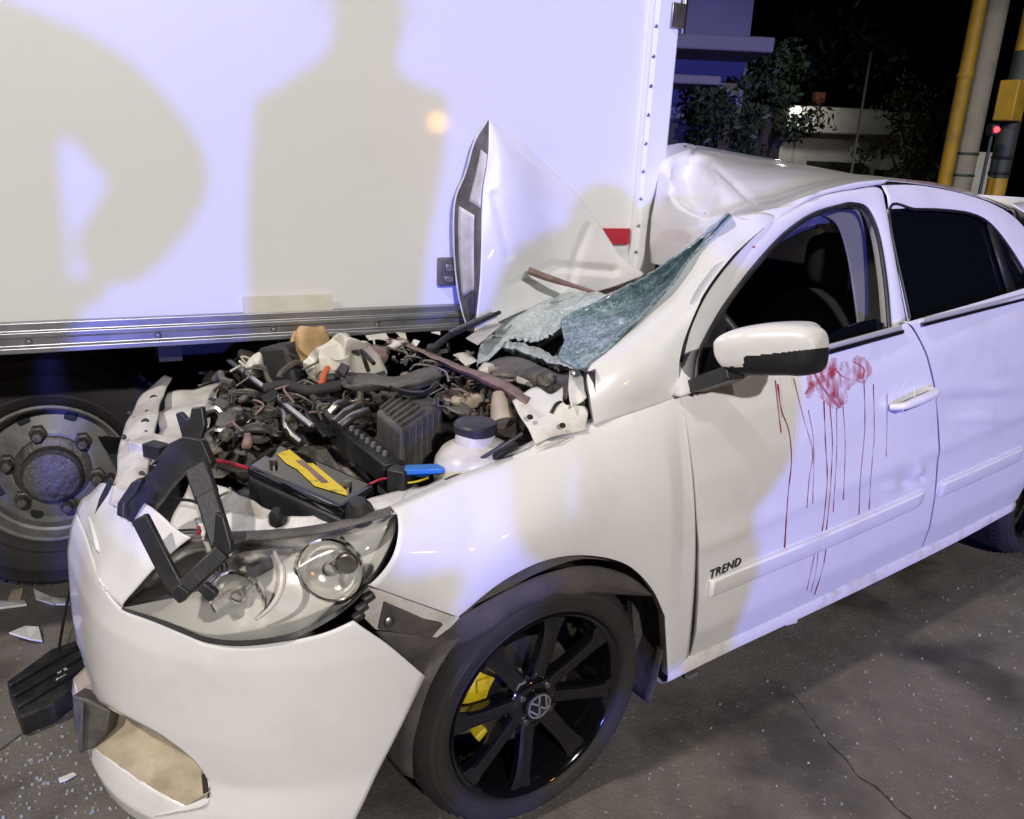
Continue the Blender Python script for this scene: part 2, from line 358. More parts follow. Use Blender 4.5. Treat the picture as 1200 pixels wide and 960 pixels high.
# ------------------------------------------------------------------ the crashed car
from mathutils.bvhtree import BVHTree
car = empty('crashed_car')
tag(car, 'white hatchback car crushed against the truck, hood torn up and engine exposed', 'car')
def lerp(a, b, t): return np.asarray(a, float)*(1-t)+np.asarray(b, float)*t
def rows_profile(top, bot, prof, nv, inset=None):
    """panel between a top and a bottom edge; prof(t) -> (blend of z, outward y offset)"""
    g = []
    for t in np.linspace(0, 1, nv):
        r = []
        for a, b in zip(top, bot):
            q = lerp(a, b, t); q = q.copy(); q[1] += prof(t); r.append(q)
        g.append(r)
    return np.array(g)
GN, GO = np.array([0, 1, .5]), np.array([0, .79, .98])        # plane of the side windows
def PG(px, py, off=0): return P(px, py, n=GN, o=GO+np.array([0, off, 0]))
def Y(px, py, y): return P(px, py, y=y)
BV = {}
def bvh_grid(key, g):
    g = np.asarray(g); nv, nu = g.shape[:2]; vs = [Vector(q) for q in g.reshape(-1, 3)]
    fs = [(j*nu+i, j*nu+i+1, (j+1)*nu+i+1, (j+1)*nu+i) for j in range(nv-1) for i in range(nu-1)]
    BV[key] = BVHTree.FromPolygons(vs, fs)
def hit(keys, px, py, off=.0015):
    D = Vector(ray(px, py)).normalized(); best = None
    for k in keys:
        h = BV[k].ray_cast(Vector(CP), D)
        if h[0] is not None and (best is None or h[3] < best[3]): best = h
    if best is None: return None, None
    n = best[1]
    if n.dot(D) > 0: n = -n
    return np.array(best[0]+n*off), np.array(n)

# ---- front fender
ft = [(465, 602, .742), (500, 586, .742), (545, 566, .742), (590, 548, .743), (635, 529, .744), (668, 514, .746), (697, 500, .75), (735, 487, .762), (770, 475, .772), (790, 467.5, .778), (797, 466, .78)]
fb = [(432, 686, .775), (480, 702, .80), (537, 723, .822), (588, 682, .828), (640, 656.5, .829), (690, 651, .829), (735, 662, .828), (764, 690, .826), (779, 722, .822), (783, 793, .805), (806, 771, .803)]
T_ = cru([Y(*q) for q in ft], 61); B_ = np.concatenate([np.array([lerp(Y(*fb[0]), Y(*fb[2]), t) for t in np.linspace(0, 1, 13)]), cru([Y(*q) for q in fb[2:9]], 37)[1:]])
B_ = np.concatenate([B_, np.array([lerp(Y(*fb[8]), Y(*fb[9]), t) for t in np.linspace(.17, 1, 6)]), np.array([lerp(Y(*fb[9]), Y(*fb[10]), t) for t in np.linspace(.17, 1, 6)])])
def fprof(t): return .045*math.sin(math.pi*min(1, t))**.8*(1-t*.4)
g = rows_profile(T_, B_, fprof, 22)
# roll the top edge inwards and the arch edge into a flange
top2 = g[0]+np.array([0, -.03, .004]); arch = g[-1][:].copy(); arch2 = arch+np.array([0, -.022, .002])
full = np.concatenate([[top2], g, [arch2]])
bvh_grid('fender', g)
m = MB(); m.grid(full); m.build('front_fender', 'paint', car, solid=.0012, angle=50)

# ---- A pillar and lower cowl side panel
ap = [[(697, 499, .752), (730, 487, .758), (765, 475.5, .768), (794, 465.5, .777)],
      [(692, 465, .735), (727, 458, .757), (763, 451, .770), (794.5, 445, .778)],
      [(690, 434, .708), (727, 430, .742), (765, 426, .765), (796, 420, .772)],
      [(716, 410, .690), (748, 404, .728), (780, 397, .752), (804, 390, .758)],
      [(750, 377, .665), (780, 368, .700), (805, 362, .722), (824, 346, .732)],
      [(785, 335, .632), (812, 326, .662), (835, 318, .682), (853, 306, .690)],
      [(822, 286, .598), (845, 281, .625), (868, 277, .642), (887, 272, .650)],
      [(850, 256, .575), (872, 254, .596), (892, 252, .610), (908, 256, .618)]]
g = surf([[Y(*q) for q in r] for r in ap], 22, 60)
_w = np.clip((np.arange(60)-40)/16, 0, 1)[:, None, None]; g = g*(1-_w)+crumple(g, .010, 9, 3)*_w
bvh_grid('apillar', g)
m = MB(); e0 = g[:, 0]+np.array([-.02, -.03, -.01]); e1 = g[:, -1]+np.array([0, -.025, 0])
m.grid(np.concatenate([e0[:, None], g, e1[:, None]], 1)); m.build('front_pillar', 'paint', car, solid=.0015, angle=50)
m = MB(); m.poly([Y(684, 436, .70), Y(697, 436, .735), Y(699, 501, .745), Y(687, 504, .70)], (-.03, -.03, 0)); m.build('pillar_gap_seal', 'black_plastic', car)

# ---- doors
def door_grid(top, bot, nu, nv, wf):
    T = cru(top, nu); B = cru(bot, nu)
    yp = [(0, 0), (.12, .024), (.28, .038), (.45, .042), (.52, .046), (.56, .040), (.72, .036), (.88, .024), (1, 0)]
    pf = lambda t: float(np.interp(t, *zip(*yp)))
    ps = np.array([pf(t) for t in np.linspace(0, 1, nv)]); k = np.array([.25, .5, .25]); ps2 = ps.copy(); ps2[1:-1] = np.convolve(ps, k, 'valid')
    g = []
    for j, t in enumerate(np.linspace(0, 1, nv)):
        r = lerp(T, B, t); r[:, 1] += ps2[j]; r[:, 0] -= .064*math.sin(math.pi*t**.62)*wf(np.linspace(0, 1, nu)); g.append(r)
    return np.array(g)
fd_top = [Y(797.5, 465.5, .782), Y(815, 460, .785), Y(900, 429, .788), Y(960, 407, .79), Y(1045, 384, .79), Y(1062, 378.5, .79)]
fd_bot = [Y(809, 769, .803), Y(850, 751, .803), Y(920, 719, .803), Y(1000, 681, .803), Y(1050, 657, .803), Y(1079, 643, .803)]
fd = door_grid(fd_top, fd_bot, 120, 72, lambda u: u**3); 
def dent(g, spots):
    q = pr(g)
    for px, py, rx, ry, dep in spots:
        d = ((q[..., 0]-px)/rx)**2+((q[..., 1]-py)/ry)**2; g[..., 1] += dep*np.exp(-d*1.5)
    return g
fd = dent(fd, [(1062, 566, 12, 9, -.012), (1076, 553, 8, 12, .010), (1045, 572, 14, 6, .006), (1010, 500, 60, 30, -.005), (1080, 560, 6, 5, -.012)]); bvh_grid('fdoor', fd)
def flange(g, d=.02):
    e0 = g[:, 0]+np.array([0, -d, 0]); e1 = g[:, -1]+np.array([0, -d, 0]); h = np.concatenate([e0[:, None], g, e1[:, None]], 1)
    return np.concatenate([h, [h[-1]+np.array([0, -d, 0])]])
def frame_strip(pairs, n, dy=.03):
    o_ = cru([PG(*a) for a, b in pairs], n); i_ = cru([PG(*b) for a, b in pairs], n)
    mid = (o_+i_)/2+np.array([0, .006, .003])
    return np.stack([o_+np.array([0, -dy, -.004]), o_, mid, i_, i_+np.array([0, -dy, -.004])])
fpairs = [((797.5, 465), (813, 460)), ((799, 425), (816, 418)), ((809, 388), (829, 388)), ((829, 345), (850, 353)), ((859, 305), (883, 310)), ((894, 269), (917, 273)),
          ((933, 244), (950, 250)), ((967, 229), (980, 240)), ((1003, 222), (1001, 237)), ((1030, 220.5), (1018, 244)), ((1038, 243), (1031, 273)), ((1050, 310), (1040, 327)), ((1062, 378), (1045, 384))]
fs = frame_strip(fpairs, 90); bvh_grid('fframe', fs[1:4])
m = MB(); m.grid(flange(fd)); m.grid(fs); fdoor = m.build('front_door', 'paint', car, solid=.0012, angle=50)
# rear door
rd_top = [Y(1064, 377.5, .79), Y(1090, 370, .79), Y(1140, 356, .787), Y(1200, 338, .78), P(1250, 322, y=.77), np.array([-2.30, .755, 1.125])]
rd_bot = [Y(1081, 642, .803), Y(1110, 629, .803), Y(1150, 608, .803), Y(1186, 590, .803), Y(1196, 578, .805), Y(1200, 560, .806)]
rd = door_grid(rd_top, rd_bot, 80, 72, lambda u: (1-u)**3); rd = dent(rd, [(1140, 470, 40, 8, -.008), (1150, 490, 40, 8, .006), (1170, 455, 30, 8, .006), (1120, 480, 30, 20, -.005)]); bvh_grid('rdoor', rd)
rpairs = [((1033, 217), (1041.5, 245)), ((1070, 217), (1072, 244)), ((1100, 221), (1107, 245)), ((1135, 229), (1139, 250)), ((1165, 240), (1160, 262)), ((1190, 256), (1183, 291)), ((1216, 285), (1203, 323))]
rs = frame_strip(rpairs, 50)
m = MB(); m.grid(flange(rd)); m.grid(rs); m.grid(np.array([[PG(1063.5, 377), PG(1067, 376)], [PG(1051, 310), PG(1053, 310)], [PG(1040, 246), PG(1042, 245)]]))
rdoor = m.build('rear_door', 'paint', car, solid=.0012, angle=50)
# glass
def glass_poly(name, px, off, material, parent, th=.004):
    pts = [PG(u_, v_, off) for u_, v_ in px]; m = MB(); m.poly(pts, (0, -th, 0)); return m.build(name, material, parent, smooth=False)
glass_poly('window_pane', [(1043, 246), (1075, 245), (1107, 246), (1138, 251), (1156, 262), (1181, 346), (1066, 376)], -.012, 'tint_glass', rdoor)
glass_poly('quarter_pane', [(1163, 266), (1183, 292), (1203, 325), (1208, 338), (1188, 344)], -.012, 'tint_glass', rdoor)
m = MB(); m.grid(np.array([[PG(1154, 258, -.006), PG(1164, 266, -.006)], [PG(1180, 347, -.006), PG(1190, 345, -.006)]])); m.build('window_divider', 'black_plastic', rdoor, solid=.006)
glass_poly('broken_window', [(961, 408), (961, 398), (985, 386), (1010, 377), (1027, 374), (1034, 380), (1040, 386)], -.014, 'tint_glass', fdoor)
glass_poly('mirror_sail', [(814, 461), (817, 416), (831, 388), (851, 356), (851, 448)], .001, 'black_plastic', fdoor, .02)
# window seals & chrome belt strips
def seal(name, pxs, r, material, parent, off=.002, n=60):
    m = MB(); m.tube([PG(u_, v_, off) for u_, v_ in pxs], r, 8, n); return m.build(name, material, parent)
inn = [b for a, b in fpairs]
seal('window_seal', [(u_+2.5*(1 if u_ < 1000 else -1), v_+2.5) for u_, v_ in inn], .0065, 'black_plastic', fdoor)
seal('window_seal', [(1066, 373)]+[(u_+1, v_+1.5) for u_, v_ in [b for a, b in rpairs]], .0045, 'black_plastic', rdoor)
def strip(name, a, b, h, material, parent, lift, drop=0):
    m = MB(); A = np.array([a[0], a[1]+lift, a[2]-drop]); B = np.array([b[0], b[1]+lift, b[2]-drop]); m.bar(A, B, .010, h, (0, 1, 0) if False else (0, 0, 1)); return m.build(name, material, parent, bevel=.002)
strip('belt_chrome', PG(958, 405), PG(1045, 381.5), .013, 'belt_silver', fdoor, .026)
strip('belt_rubber', PG(958, 409.5), PG(1046, 386), .012, 'black_gloss', fdoor, .030)
strip('belt_chrome', PG(1065, 373), PG(1190, 342), .013, 'belt_silver', rdoor, .038)
strip('belt_rubber', PG(1065, 377), PG(1192, 346), .010, 'black_gloss', rdoor, .042)

# ---- door mouldings follow the door skin
def on_door(keys, pts, n, off=.0): 
    out = []
    for q in cr(np.array(pts, float), n):
        h, nn = hit(keys, q[0], q[1], off)
        if h is not None: out.append(h)
    return np.array(out)
def moulding(name, keys, pts, parent, h=.052, n=40):
    c = on_door(keys, pts, n); r = []
    for dz, dy in ((h*.5, -.004), (h*.47, .008), (h*.36, .012), (-h*.3, .012), (-h*.5, .007), (-h*.52, -.004)):
        r.append(c+np.array([0, dy, dz]))
    r = np.array(r)
    for e in (0, -1): r[:, e, 1] -= .006
    m = MB(); m.grid(r); b = len(m.v); k = r.shape[1]
    m.f += [tuple(j*k for j in range(6)), tuple(j*k+k-1 for j in range(6))[::-1]]; m.mi += [0, 0]
    return m.build(name, 'paint', parent, angle=30)
moulding('side_moulding', ['fdoor'], [(829, 690), (850, 680.5), (950, 640), (1030, 605), (1081, 582)], fdoor)
moulding('side_moulding', ['rdoor'], [(1086, 580), (1130, 561), (1170, 543), (1196, 531)], rdoor)
# ---- model lettering
cu = bpy.data.curves.new('badge', 'FONT'); cu.body = 'TREND'; cu.size = .034; cu.extrude = .0018; cu.space_character = 1.08; cu.shear = .15
tmp = bpy.data.objects.new('tmp', cu); sc.collection.objects.link(tmp); bpy.context.view_layer.update()
me = bpy.data.meshes.new_from_object(tmp.evaluated_get(bpy.context.evaluated_depsgraph_get())); bpy.data.objects.remove(tmp)
a, n0 = hit(['fdoor'], 830, 678.5, .002); b, _ = hit(['fdoor'], 867, 661.5, .002)
xa = (b-a)/np.linalg.norm(b-a); za = np.asarray(n0); ya = np.cross(za, xa); ya /= np.linalg.norm(ya)
W0 = max(v.co.x for v in me.vertices); k = np.linalg.norm(b-a)/W0
for v in me.vertices: v.co = Vector(a+xa*v.co.x*k+ya*v.co.y*k*1.0+za*v.co.z)
me.materials.clear(); me.materials.append(M['black_gloss']); lo = bpy.data.objects.new('model_lettering', me); sc.collection.objects.link(lo); lo.parent = fdoor

# ---- door handle: recess cup, bow, lock
c, n0 = hit(['fdoor'], 1062, 467, 0.0)
def on_f(px, py, off): return hit(['fdoor', 'rdoor'], px, py, off)[0]
m = MB(); m.lathe([(0, -.012), (.03, -.008), (.042, .0012), (.046, .0004)], 28, c+np.array([0, 0, .006]), n0); m.build('handle_cup', 'paint', fdoor)
hp = [on_f(1041, 477, .004), on_f(1046, 474, .03), on_f(1060, 468, .036), on_f(1076, 461.5, .036), on_f(1085, 458, .03), on_f(1089, 456.5, .004)]
m = MB(); m.tube(hp, [.009, .011, .013, .013, .012, .009], 12, 26); hd = m.build('door_handle', 'paint', fdoor)
m = MB(); m.tube([q+np.array([0, .004, -.012]) for q in hp[1:4]], .002, 6, 12); m.build('handle_trim', 'chrome', hd)

# ---- sill
sx = [(P(781, 794, y=.80)), P(850, 760, y=.80), P(1000, 690, y=.80), P(1120, 631, y=.80), P(1188, 594, y=.80)]
sp = cr(np.array(sx), 50); rws = []
for dy, dz in ((-.04, .035), (-.004, .03), (.006, .012), (.004, -.012), (-.015, -.028), (-.12, -.035)): rws.append(sp+np.array([0, dy, dz]))
m = MB(); m.grid(np.array(rws)); m.build('sill', 'paint_dirty', car, solid=.002)

# ---- wing mirror
def superell(c, a, b, n=28, p=2.6):
    out = []
    for t in np.linspace(0, 2*math.pi, n, endpoint=False):
        ct, st = math.cos(t), math.sin(t); out.append(np.asarray(c)+np.asarray(a)*math.copysign(abs(ct)**(2/p), ct)+np.asarray(b)*math.copysign(abs(st)**(2/p), st))
    return out
# cap: sections from inboard to outboard
secs = []
for px, ptop, pbot, y, dx in ((838, 398, 409, .885, .02), (843, 391, 428, .893, .055), (856, 385, 442, .905, .075), (880, 381, 443, .935, .085), (910, 380.5, 443, .965, .087), (928, 383, 443, .985, .06), (944, 388, 440, 1.003, .045), (951, 396, 432, 1.011, .024), (954, 404, 424, 1.015, .010), (955, 411, 416, 1.017, .003)):
    t = P(px, ptop, y=y); b = P(px, pbot, y=y); _r2 = superell((t+b)/2+np.array([-dx*.75, 0, 0]), (dx, 0, 0), (t-b)/2, 200, 2.9); _r2 = np.array(_r2+[_r2[0]]); _d = np.r_[0, np.cumsum(np.linalg.norm(np.diff(_r2, axis=0), axis=1))]; secs.append(np.stack([np.interp(np.linspace(0, _d[-1], 161)[:-1], _d, _r2[:, c]) for c in range(3)], 1))
secs = np.array(secs); secs = np.stack([cru(secs[:, j], 110) for j in range(160)], 1)
mirror = MB(); mirror.grid(secs, cu=True)
mirror.f += [tuple(range(160))[::-1], tuple(109*160+i for i in range(160))]; mirror.mi += [0, 0]
fc = []
for i, fc_ in enumerate(mirror.f):
    q = pr(np.mean([mirror.v[j] for j in fc_], 0)); low = q[1] > 418-(q[0]-872)*.11 if q[0] > 871 else q[1] > 430
    fc.append(1 if low else 0)
mirror.mi = fc
mo = mirror.build('wing_mirror', ['paint', 'black_plastic'], fdoor, angle=60)
m = MB(); m.bar(P(817, 452, y=.80), P(862, 436, y=.91), .05, .03); m.poly([P(815, 440, y=.80), P(842, 432, y=.86), P(870, 440, y=.9), P(850, 452, y=.86), P(815, 461, y=.795)], (-.05, -.005, 0)); m.build('mirror_arm', 'black_plastic', mo, bevel=.004)

# ---- front bumper: one analytic skin, every edge laid on it
plan = cr(np.array([(.275, .806), (.36, .80), (.44, .785), (.52, .755), (.60, .708), (.665, .65), (.72, .58), (.762, .50), (.787, .42), (.797, .33), (.797, .2), (.792, .0), (.775, -.2), (.745, -.4)]), 400)
SL = np.linspace(0, 1, 400)
def S(s, z):
    s = np.asarray(s, float); z = np.asarray(z, float)
    x = np.interp(s, SL, plan[:, 0]); y = np.interp(s, SL, plan[:, 1])
    dx = np.gradient(plan[:, 0]); dy = np.gradient(plan[:, 1]); L = np.hypot(dx, dy)
    nx = np.interp(s, SL, -dy/L); ny = np.interp(s, SL, dx/L); nx, ny = nx, ny
    sg = np.where(ny*y+nx*x < 0, -1, 1)
    off = np.interp(z, [.10, .16, .20, .24, .30, .40, .50, .56, .62, .70, .78, .84, .9], [-.05, .016, .026, .018, .0, .004, .0, -.004, -.018, -.055, -.11, -.17, -.24])
    wgt = np.interp(s, [0, .12, .35, .5, 1], [.25, .35, .8, 1, 1])
    return np.stack([x+sg*nx*off*wgt, y+sg*ny*off*wgt, z+0*x], -1)
_s = np.linspace(0, .82, 500); _z = np.linspace(.12, .86, 300); _SS, _ZZ = np.meshgrid(_s, _z); _PX = pr(S(_SS, _ZZ))
def onS(px, py):
    d = (_PX[..., 0]-px)**2+(_PX[..., 1]-py)**2; d = d+_SS*40; i = np.unravel_index(d.argmin(), d.shape); return np.array([_SS[i], _ZZ[i]])
def s_of_y(y): return float(np.interp(-y, -plan[:, 1], SL))
def curve_sz(c, n): return cr(np.array(c), n)
Tc = curve_sz([onS(*q) for q in ((498, 793), (455, 757), (414, 728))], 14)
Tc = np.concatenate([Tc, curve_sz([onS(*q) for q in ((414, 728), (385, 741), (350, 749.5), (290, 757.5), (245, 755), (215, 741), (180, 726), (143, 714.5))]+[(s_of_y(.38), .635), (s_of_y(.25), .65), (s_of_y(.08), .65)], 66)[1:]])
nn = len(Tc)
Mc = curve_sz([onS(*q) for q in ((473, 845), (430, 862), (380, 880), (320, 903), (275, 922), (246, 932))], 44)
Mc = np.concatenate([Mc, curve_sz([onS(*q) for q in ((246, 932), (243, 912), (228, 893), (205, 874), (180, 858), (150, 842), (128, 830), (112, 818))]+[(s_of_y(.2), .34), (s_of_y(.08), .345)], nn-44+1)[1:]])
M2 = curve_sz([onS(*q) for q in ((473, 845), (430, 862), (380, 880), (320, 903), (275, 922), (246, 932))], 44)
M2 = np.concatenate([M2, curve_sz([onS(*q) for q in ((246, 932), (241, 944), (225, 947), (190, 931), (150, 905), (118, 881), (100, 868))]+[(s_of_y(.2), .235), (s_of_y(.08), .235)], nn-44+1)[1:]])
e_ = onS(473, 845)
Bc = curve_sz([(e_[0]+.10, .165), (e_[0]+.2, .165), (.36, .165), (.45, .165), (.52, .165), (s_of_y(.35), .165), (s_of_y(.08), .165)], nn)
def band(A, B, nv): return np.array([[S(*(lerp(a, b, t))) for a, b in zip(A, B)] for t in np.linspace(0, 1, nv)])
gu = band(Tc, Mc, 30); gl = band(M2, Bc, 16); bvh_grid('bumper', gu); bvh_grid('bumper2', gl)
lip = np.array([S(q[0], q[1]-.05) for q in Bc])+np.array([-.05, -.02, -.0])
m = MB(); m.grid(gu); m.grid(np.concatenate([gl, [lip]]))
# nose between grille and headlight
nr = [[onS(143, 714.5), (s_of_y(.38), .635), (s_of_y(.25), .65), (s_of_y(.08), .65)],
      [onS(158, 693), onS(128, 688), (s_of_y(.28), .675), (s_of_y(.08), .675)],
      [onS(182, 665), onS(148, 655), onS(112, 640), (s_of_y(.12), .70)],
      [onS(205, 645), onS(168, 625), onS(128, 612), (s_of_y(.15), .73)],
      [onS(222, 632), onS(185, 600), onS(150, 575), onS(128, 568)]]
nr = np.array([cru(r, 24) for r in nr]); nr = np.stack([cru(nr[:, j], 24) for j in range(24)], 1)
gn = np.array([[S(*q) for q in r] for r in nr]); gn = crumple(gn, .006, 12, 5)
gn[0] = np.array([S(*q) for q in nr[0]])
bvh_grid('nose', gn); m.grid(gn); bump = m.build('front_bumper', 'paint', car, solid=.003, angle=45)
# beige recess behind the lower opening
inner = []
kk = slice(43, nn)
for t, d_, dz in ((0, 0.0, 0), (.12, .045, -.004), (.4, .062, 0), (.62, .066, -.012), (.78, .055, -.012), (1, 0, 0)):
    r = []
    for a, b in zip(Mc[kk], M2[kk]):
        q = S(*lerp(a, b, t)); r.append(q+np.array([-d_*.8, -d_*.75, dz]))
    inner.append(r)
m = MB(); m.grid(crumple(np.array(inner), .003, 20, 2)); m.build('fog_recess', 'beige_plastic', bump, solid=.002)
q = onS(240, 920); c = S(*q)+np.array([-.015, -.02, 0]); m = MB(); m.poly([P(236, 909, o=c, n=_f), P(241, 908, o=c, n=_f), P(244, 928, o=c, n=_f), P(238, 931, o=c, n=_f)], _f*.01); m.build('drain_slot', 'black_plastic', bump)
# torn black grille corner at the bumper's broken edge
c = S(*onS(118, 850)); K = dict(o=c+np.array([.0, -.02, 0]), n=_f)
m = MB(); pts = [(84, 815), (103, 820), (129, 833), (124, 862), (112, 876), (92, 884), (86, 850)]
m.poly([P(u_, v_, **K) for u_, v_ in pts], _f*.05); m.bar(P(99, 822, **K)-_f*.006, P(97, 880, **K)-_f*.006, .008, .012); m.build('grille_corner', 'grey_plastic', bump, bevel=.004)
m = MB(); m.poly([P(u_, v_, o=S(*onS(118, 590)), n=_f) for u_, v_ in ((110, 606), (116, 585), (128, 560), (131, 563), (124, 592), (112, 607))], _f*.008); m.build('nose_slot', 'black_plastic', bump)

# ---- headlight
hb = [S(*onS(143.5, 713)), S(*onS(180, 723)), S(*onS(215, 737)), S(*onS(245, 748)), S(*onS(290, 751)), S(*onS(345, 741)), P(395, 716, y=.752), P(425, 690, y=.768), P(446, 660, y=.768), P(461, 628, y=.756), P(465, 603, y=.744)]
ht = [S(*onS(143.5, 713)), P(164, 684, z=.632), P(187, 658, z=.665), P(225, 636, z=.70), P(275, 634, z=.73), P(330, 631, z=.757), P(375, 625, z=.778), P(410, 617, z=.792), P(438, 609, z=.803), P(455, 604, z=.807), P(465, 602.5, y=.744)]
HB, HT = cru(hb, 50), cru(ht, 50)
def hl(t, bul): return lerp(HB, HT, t)+np.outer(np.sin(np.linspace(0, math.pi, 50))**.7, np.array([.5, .6, .25]))*bul
lens = np.array([hl(t, .045*math.sin(math.pi*t)**.8) for t in np.linspace(0, 1, 20)]); bvh_grid('lens', lens)
def clear_mat(name, tint, rough, gl=.6):
    m = bpy.data.materials.new(name); m.use_nodes = True; t = m.node_tree; t.nodes.remove(t.nodes['Principled BSDF'])
    out = t.nodes['Material Output']; tr = t.nodes.new('ShaderNodeBsdfTransparent'); tr.inputs[0].default_value = (*tint, 1)
    g = t.nodes.new('ShaderNodeBsdfGlossy'); g.inputs['Roughness'].default_value = rough
    fr = t.nodes.new('ShaderNodeFresnel'); fr.inputs[0].default_value = 1.5; mx = t.nodes.new('ShaderNodeMixShader')
    t.links.new(fr.outputs[0], mx.inputs[0]); t.links.new(tr.outputs[0], mx.inputs[1]); t.links.new(g.outputs[0], mx.inputs[2]); t.links.new(mx.outputs[0], out.inputs[0]); M[name] = m
mat('print_pale', (.85, .80, .82), .25)
clear_mat('lens_clear', (.97, .96, .93), .05)
mat('reflector_chrome', (.92, .91, .88), .14, metal=.6, rvar=.06, vscale=9, bump=.15, bscale=14)
mat('reflector_satin', (.90, .89, .87), .18, metal=.35, rvar=.1, bump=.12, bscale=12)
hlamp = empty('headlight'); hlamp.parent = car
m = MB(); m.grid(lens); m.build('lens', 'lens_clear', hlamp)
bowl = np.array([hl(t, -.004)+np.array([-.042, -.047, -.002])*math.sin(math.pi*t)**.75 for t in np.linspace(0, 1, 24)])
m = MB(); m.grid(bowl); m.build('reflector_shell', 'reflector_satin', hlamp)
ctr = lambda px, py: P(px, py, o=lerp(HB[22], HT[22], .5)+np.array([-.02, -.025, 0]), n=_f)
fwd = np.array([.80, .42, -.05])
for px, py, r_, dp in ((382, 668, .058, .05), (262, 694, .050, .045)):
    ax = np.array([.66, .72, .06]); ax /= np.linalg.norm(ax); c = hit(['lens'], px, py, -.040)[0]
    m = MB(); m.lathe([(r_, .006), (r_*.96, -.002), (r_*.9, -dp*.2), (r_*.74, -dp*.42), (r_*.45, -dp*.58), (r_*.18, -dp*.62), (0, -dp*.62)], 48, c, ax); m.build('reflector_bowl', 'reflector_chrome', hlamp)
    m = MB(); m.lathe([(r_*.98, .004), (r_+.001, .008), (r_+.004, .004), (r_+.003, -.006)], 48, c, ax); m.build('bowl_ring', 'chrome', hlamp)
    m = MB(); m.tube([c-ax*dp*.6, c-ax*dp*.05], .008, 12); m.lathe([(0, .008), (.011, .006), (.014, 0), (.014, -.006)], 18, c-ax*dp*.05, ax); m.build('bulb', 'chrome', hlamp)
cp_ = [(316, 640), (325, 662), (324, 690), (313, 712), (296, 730)]
m = MB(); m.tube([hit(['lens'], u_, v_, -.018)[0] for u_, v_ in cp_], [.003, .006, .006, .005, .003], 8, 24); m.build('light_guide', 'print_pale', hlamp)
m = MB(); m.lathe([(0, .004), (.016, .003), (.019, 0), (.019, -.01)], 20, hit(['lens'], 405, 665, -.03)[0], (.6, .75, .1)); m.build('indicator_bulb', 'steel', hlamp)
# dark gasket below and above, mounting ear
low = np.array([HB+np.array([.004, .004, d_]) for d_ in (-.002, -.016)])
def wid(A, d): return A+np.outer(np.sin(np.linspace(0, math.pi, 50))**.5, np.array([0, 0, d]))
m = MB(); m.grid(np.array([HB+np.array([0, 0, .001]), wid(HB, -.008)+np.array([.003, .004, 0]), wid(HB, -.014)+np.array([-.02, -.02, 0])])); m.build('lower_gasket', 'black_plastic', hlamp)
m = MB(); m.grid(np.array([HT, HT+np.array([-.012, -.02, .006]), HT+np.array([-.03, -.045, -.006])])[:, 8:46]); m.build('housing_rim', 'grey_plastic', hlamp, solid=.002)
for px, py in ((421, 600), (325, 605)):
    c = P(px, py, z=.80 if px > 400 else .77); s_ = 1 if px > 400 else .6
    m = MB(); m.lathe([(0, .03*s_), (.014*s_, .028*s_), (.02*s_, .018*s_), (.026*s_, .008*s_), (.03*s_, -.012)], 14, c, (.25, .35, 1)); m.build('mounting_knob', 'black_plastic', hlamp)
# exposed bracket between fender, bumper and headlight
K = dict(y=.765)
m = MB(); m.poly([Y(434, 690, .762), Y(448, 692, .765), Y(540, 724, .80), Y(528, 735, .80), Y(512, 748, .79), Y(440, 738, .765), Y(424, 722, .76)], (0, -.02, 0)); br = m.build('bumper_bracket', 'paint_inner', car, bevel=.002)
m = MB(); m.poly([Y(451, 706, .772), Y(500, 728, .80), Y(520, 732, .805), Y(506, 748, .795), Y(478, 744, .785), Y(444, 738, .772)], (0, -.012, 0)); m.build('bracket_plate', 'liner', br, bevel=.002)
m = MB(); m.lathe([(0, .004), (.008, .003), (.011, 0)], 14, Y(457, 729, .782), (0, 1, 0)); m.build('bracket_bolt', 'steel', br)
for px, py in ((424, 712), (432, 700), (420, 722)):
    m = MB(); m.box(Y(px, py, .77), (.022, .016, .014), rotm('Y', .4)); m.build('clip', 'black_plastic', br, bevel=.003)

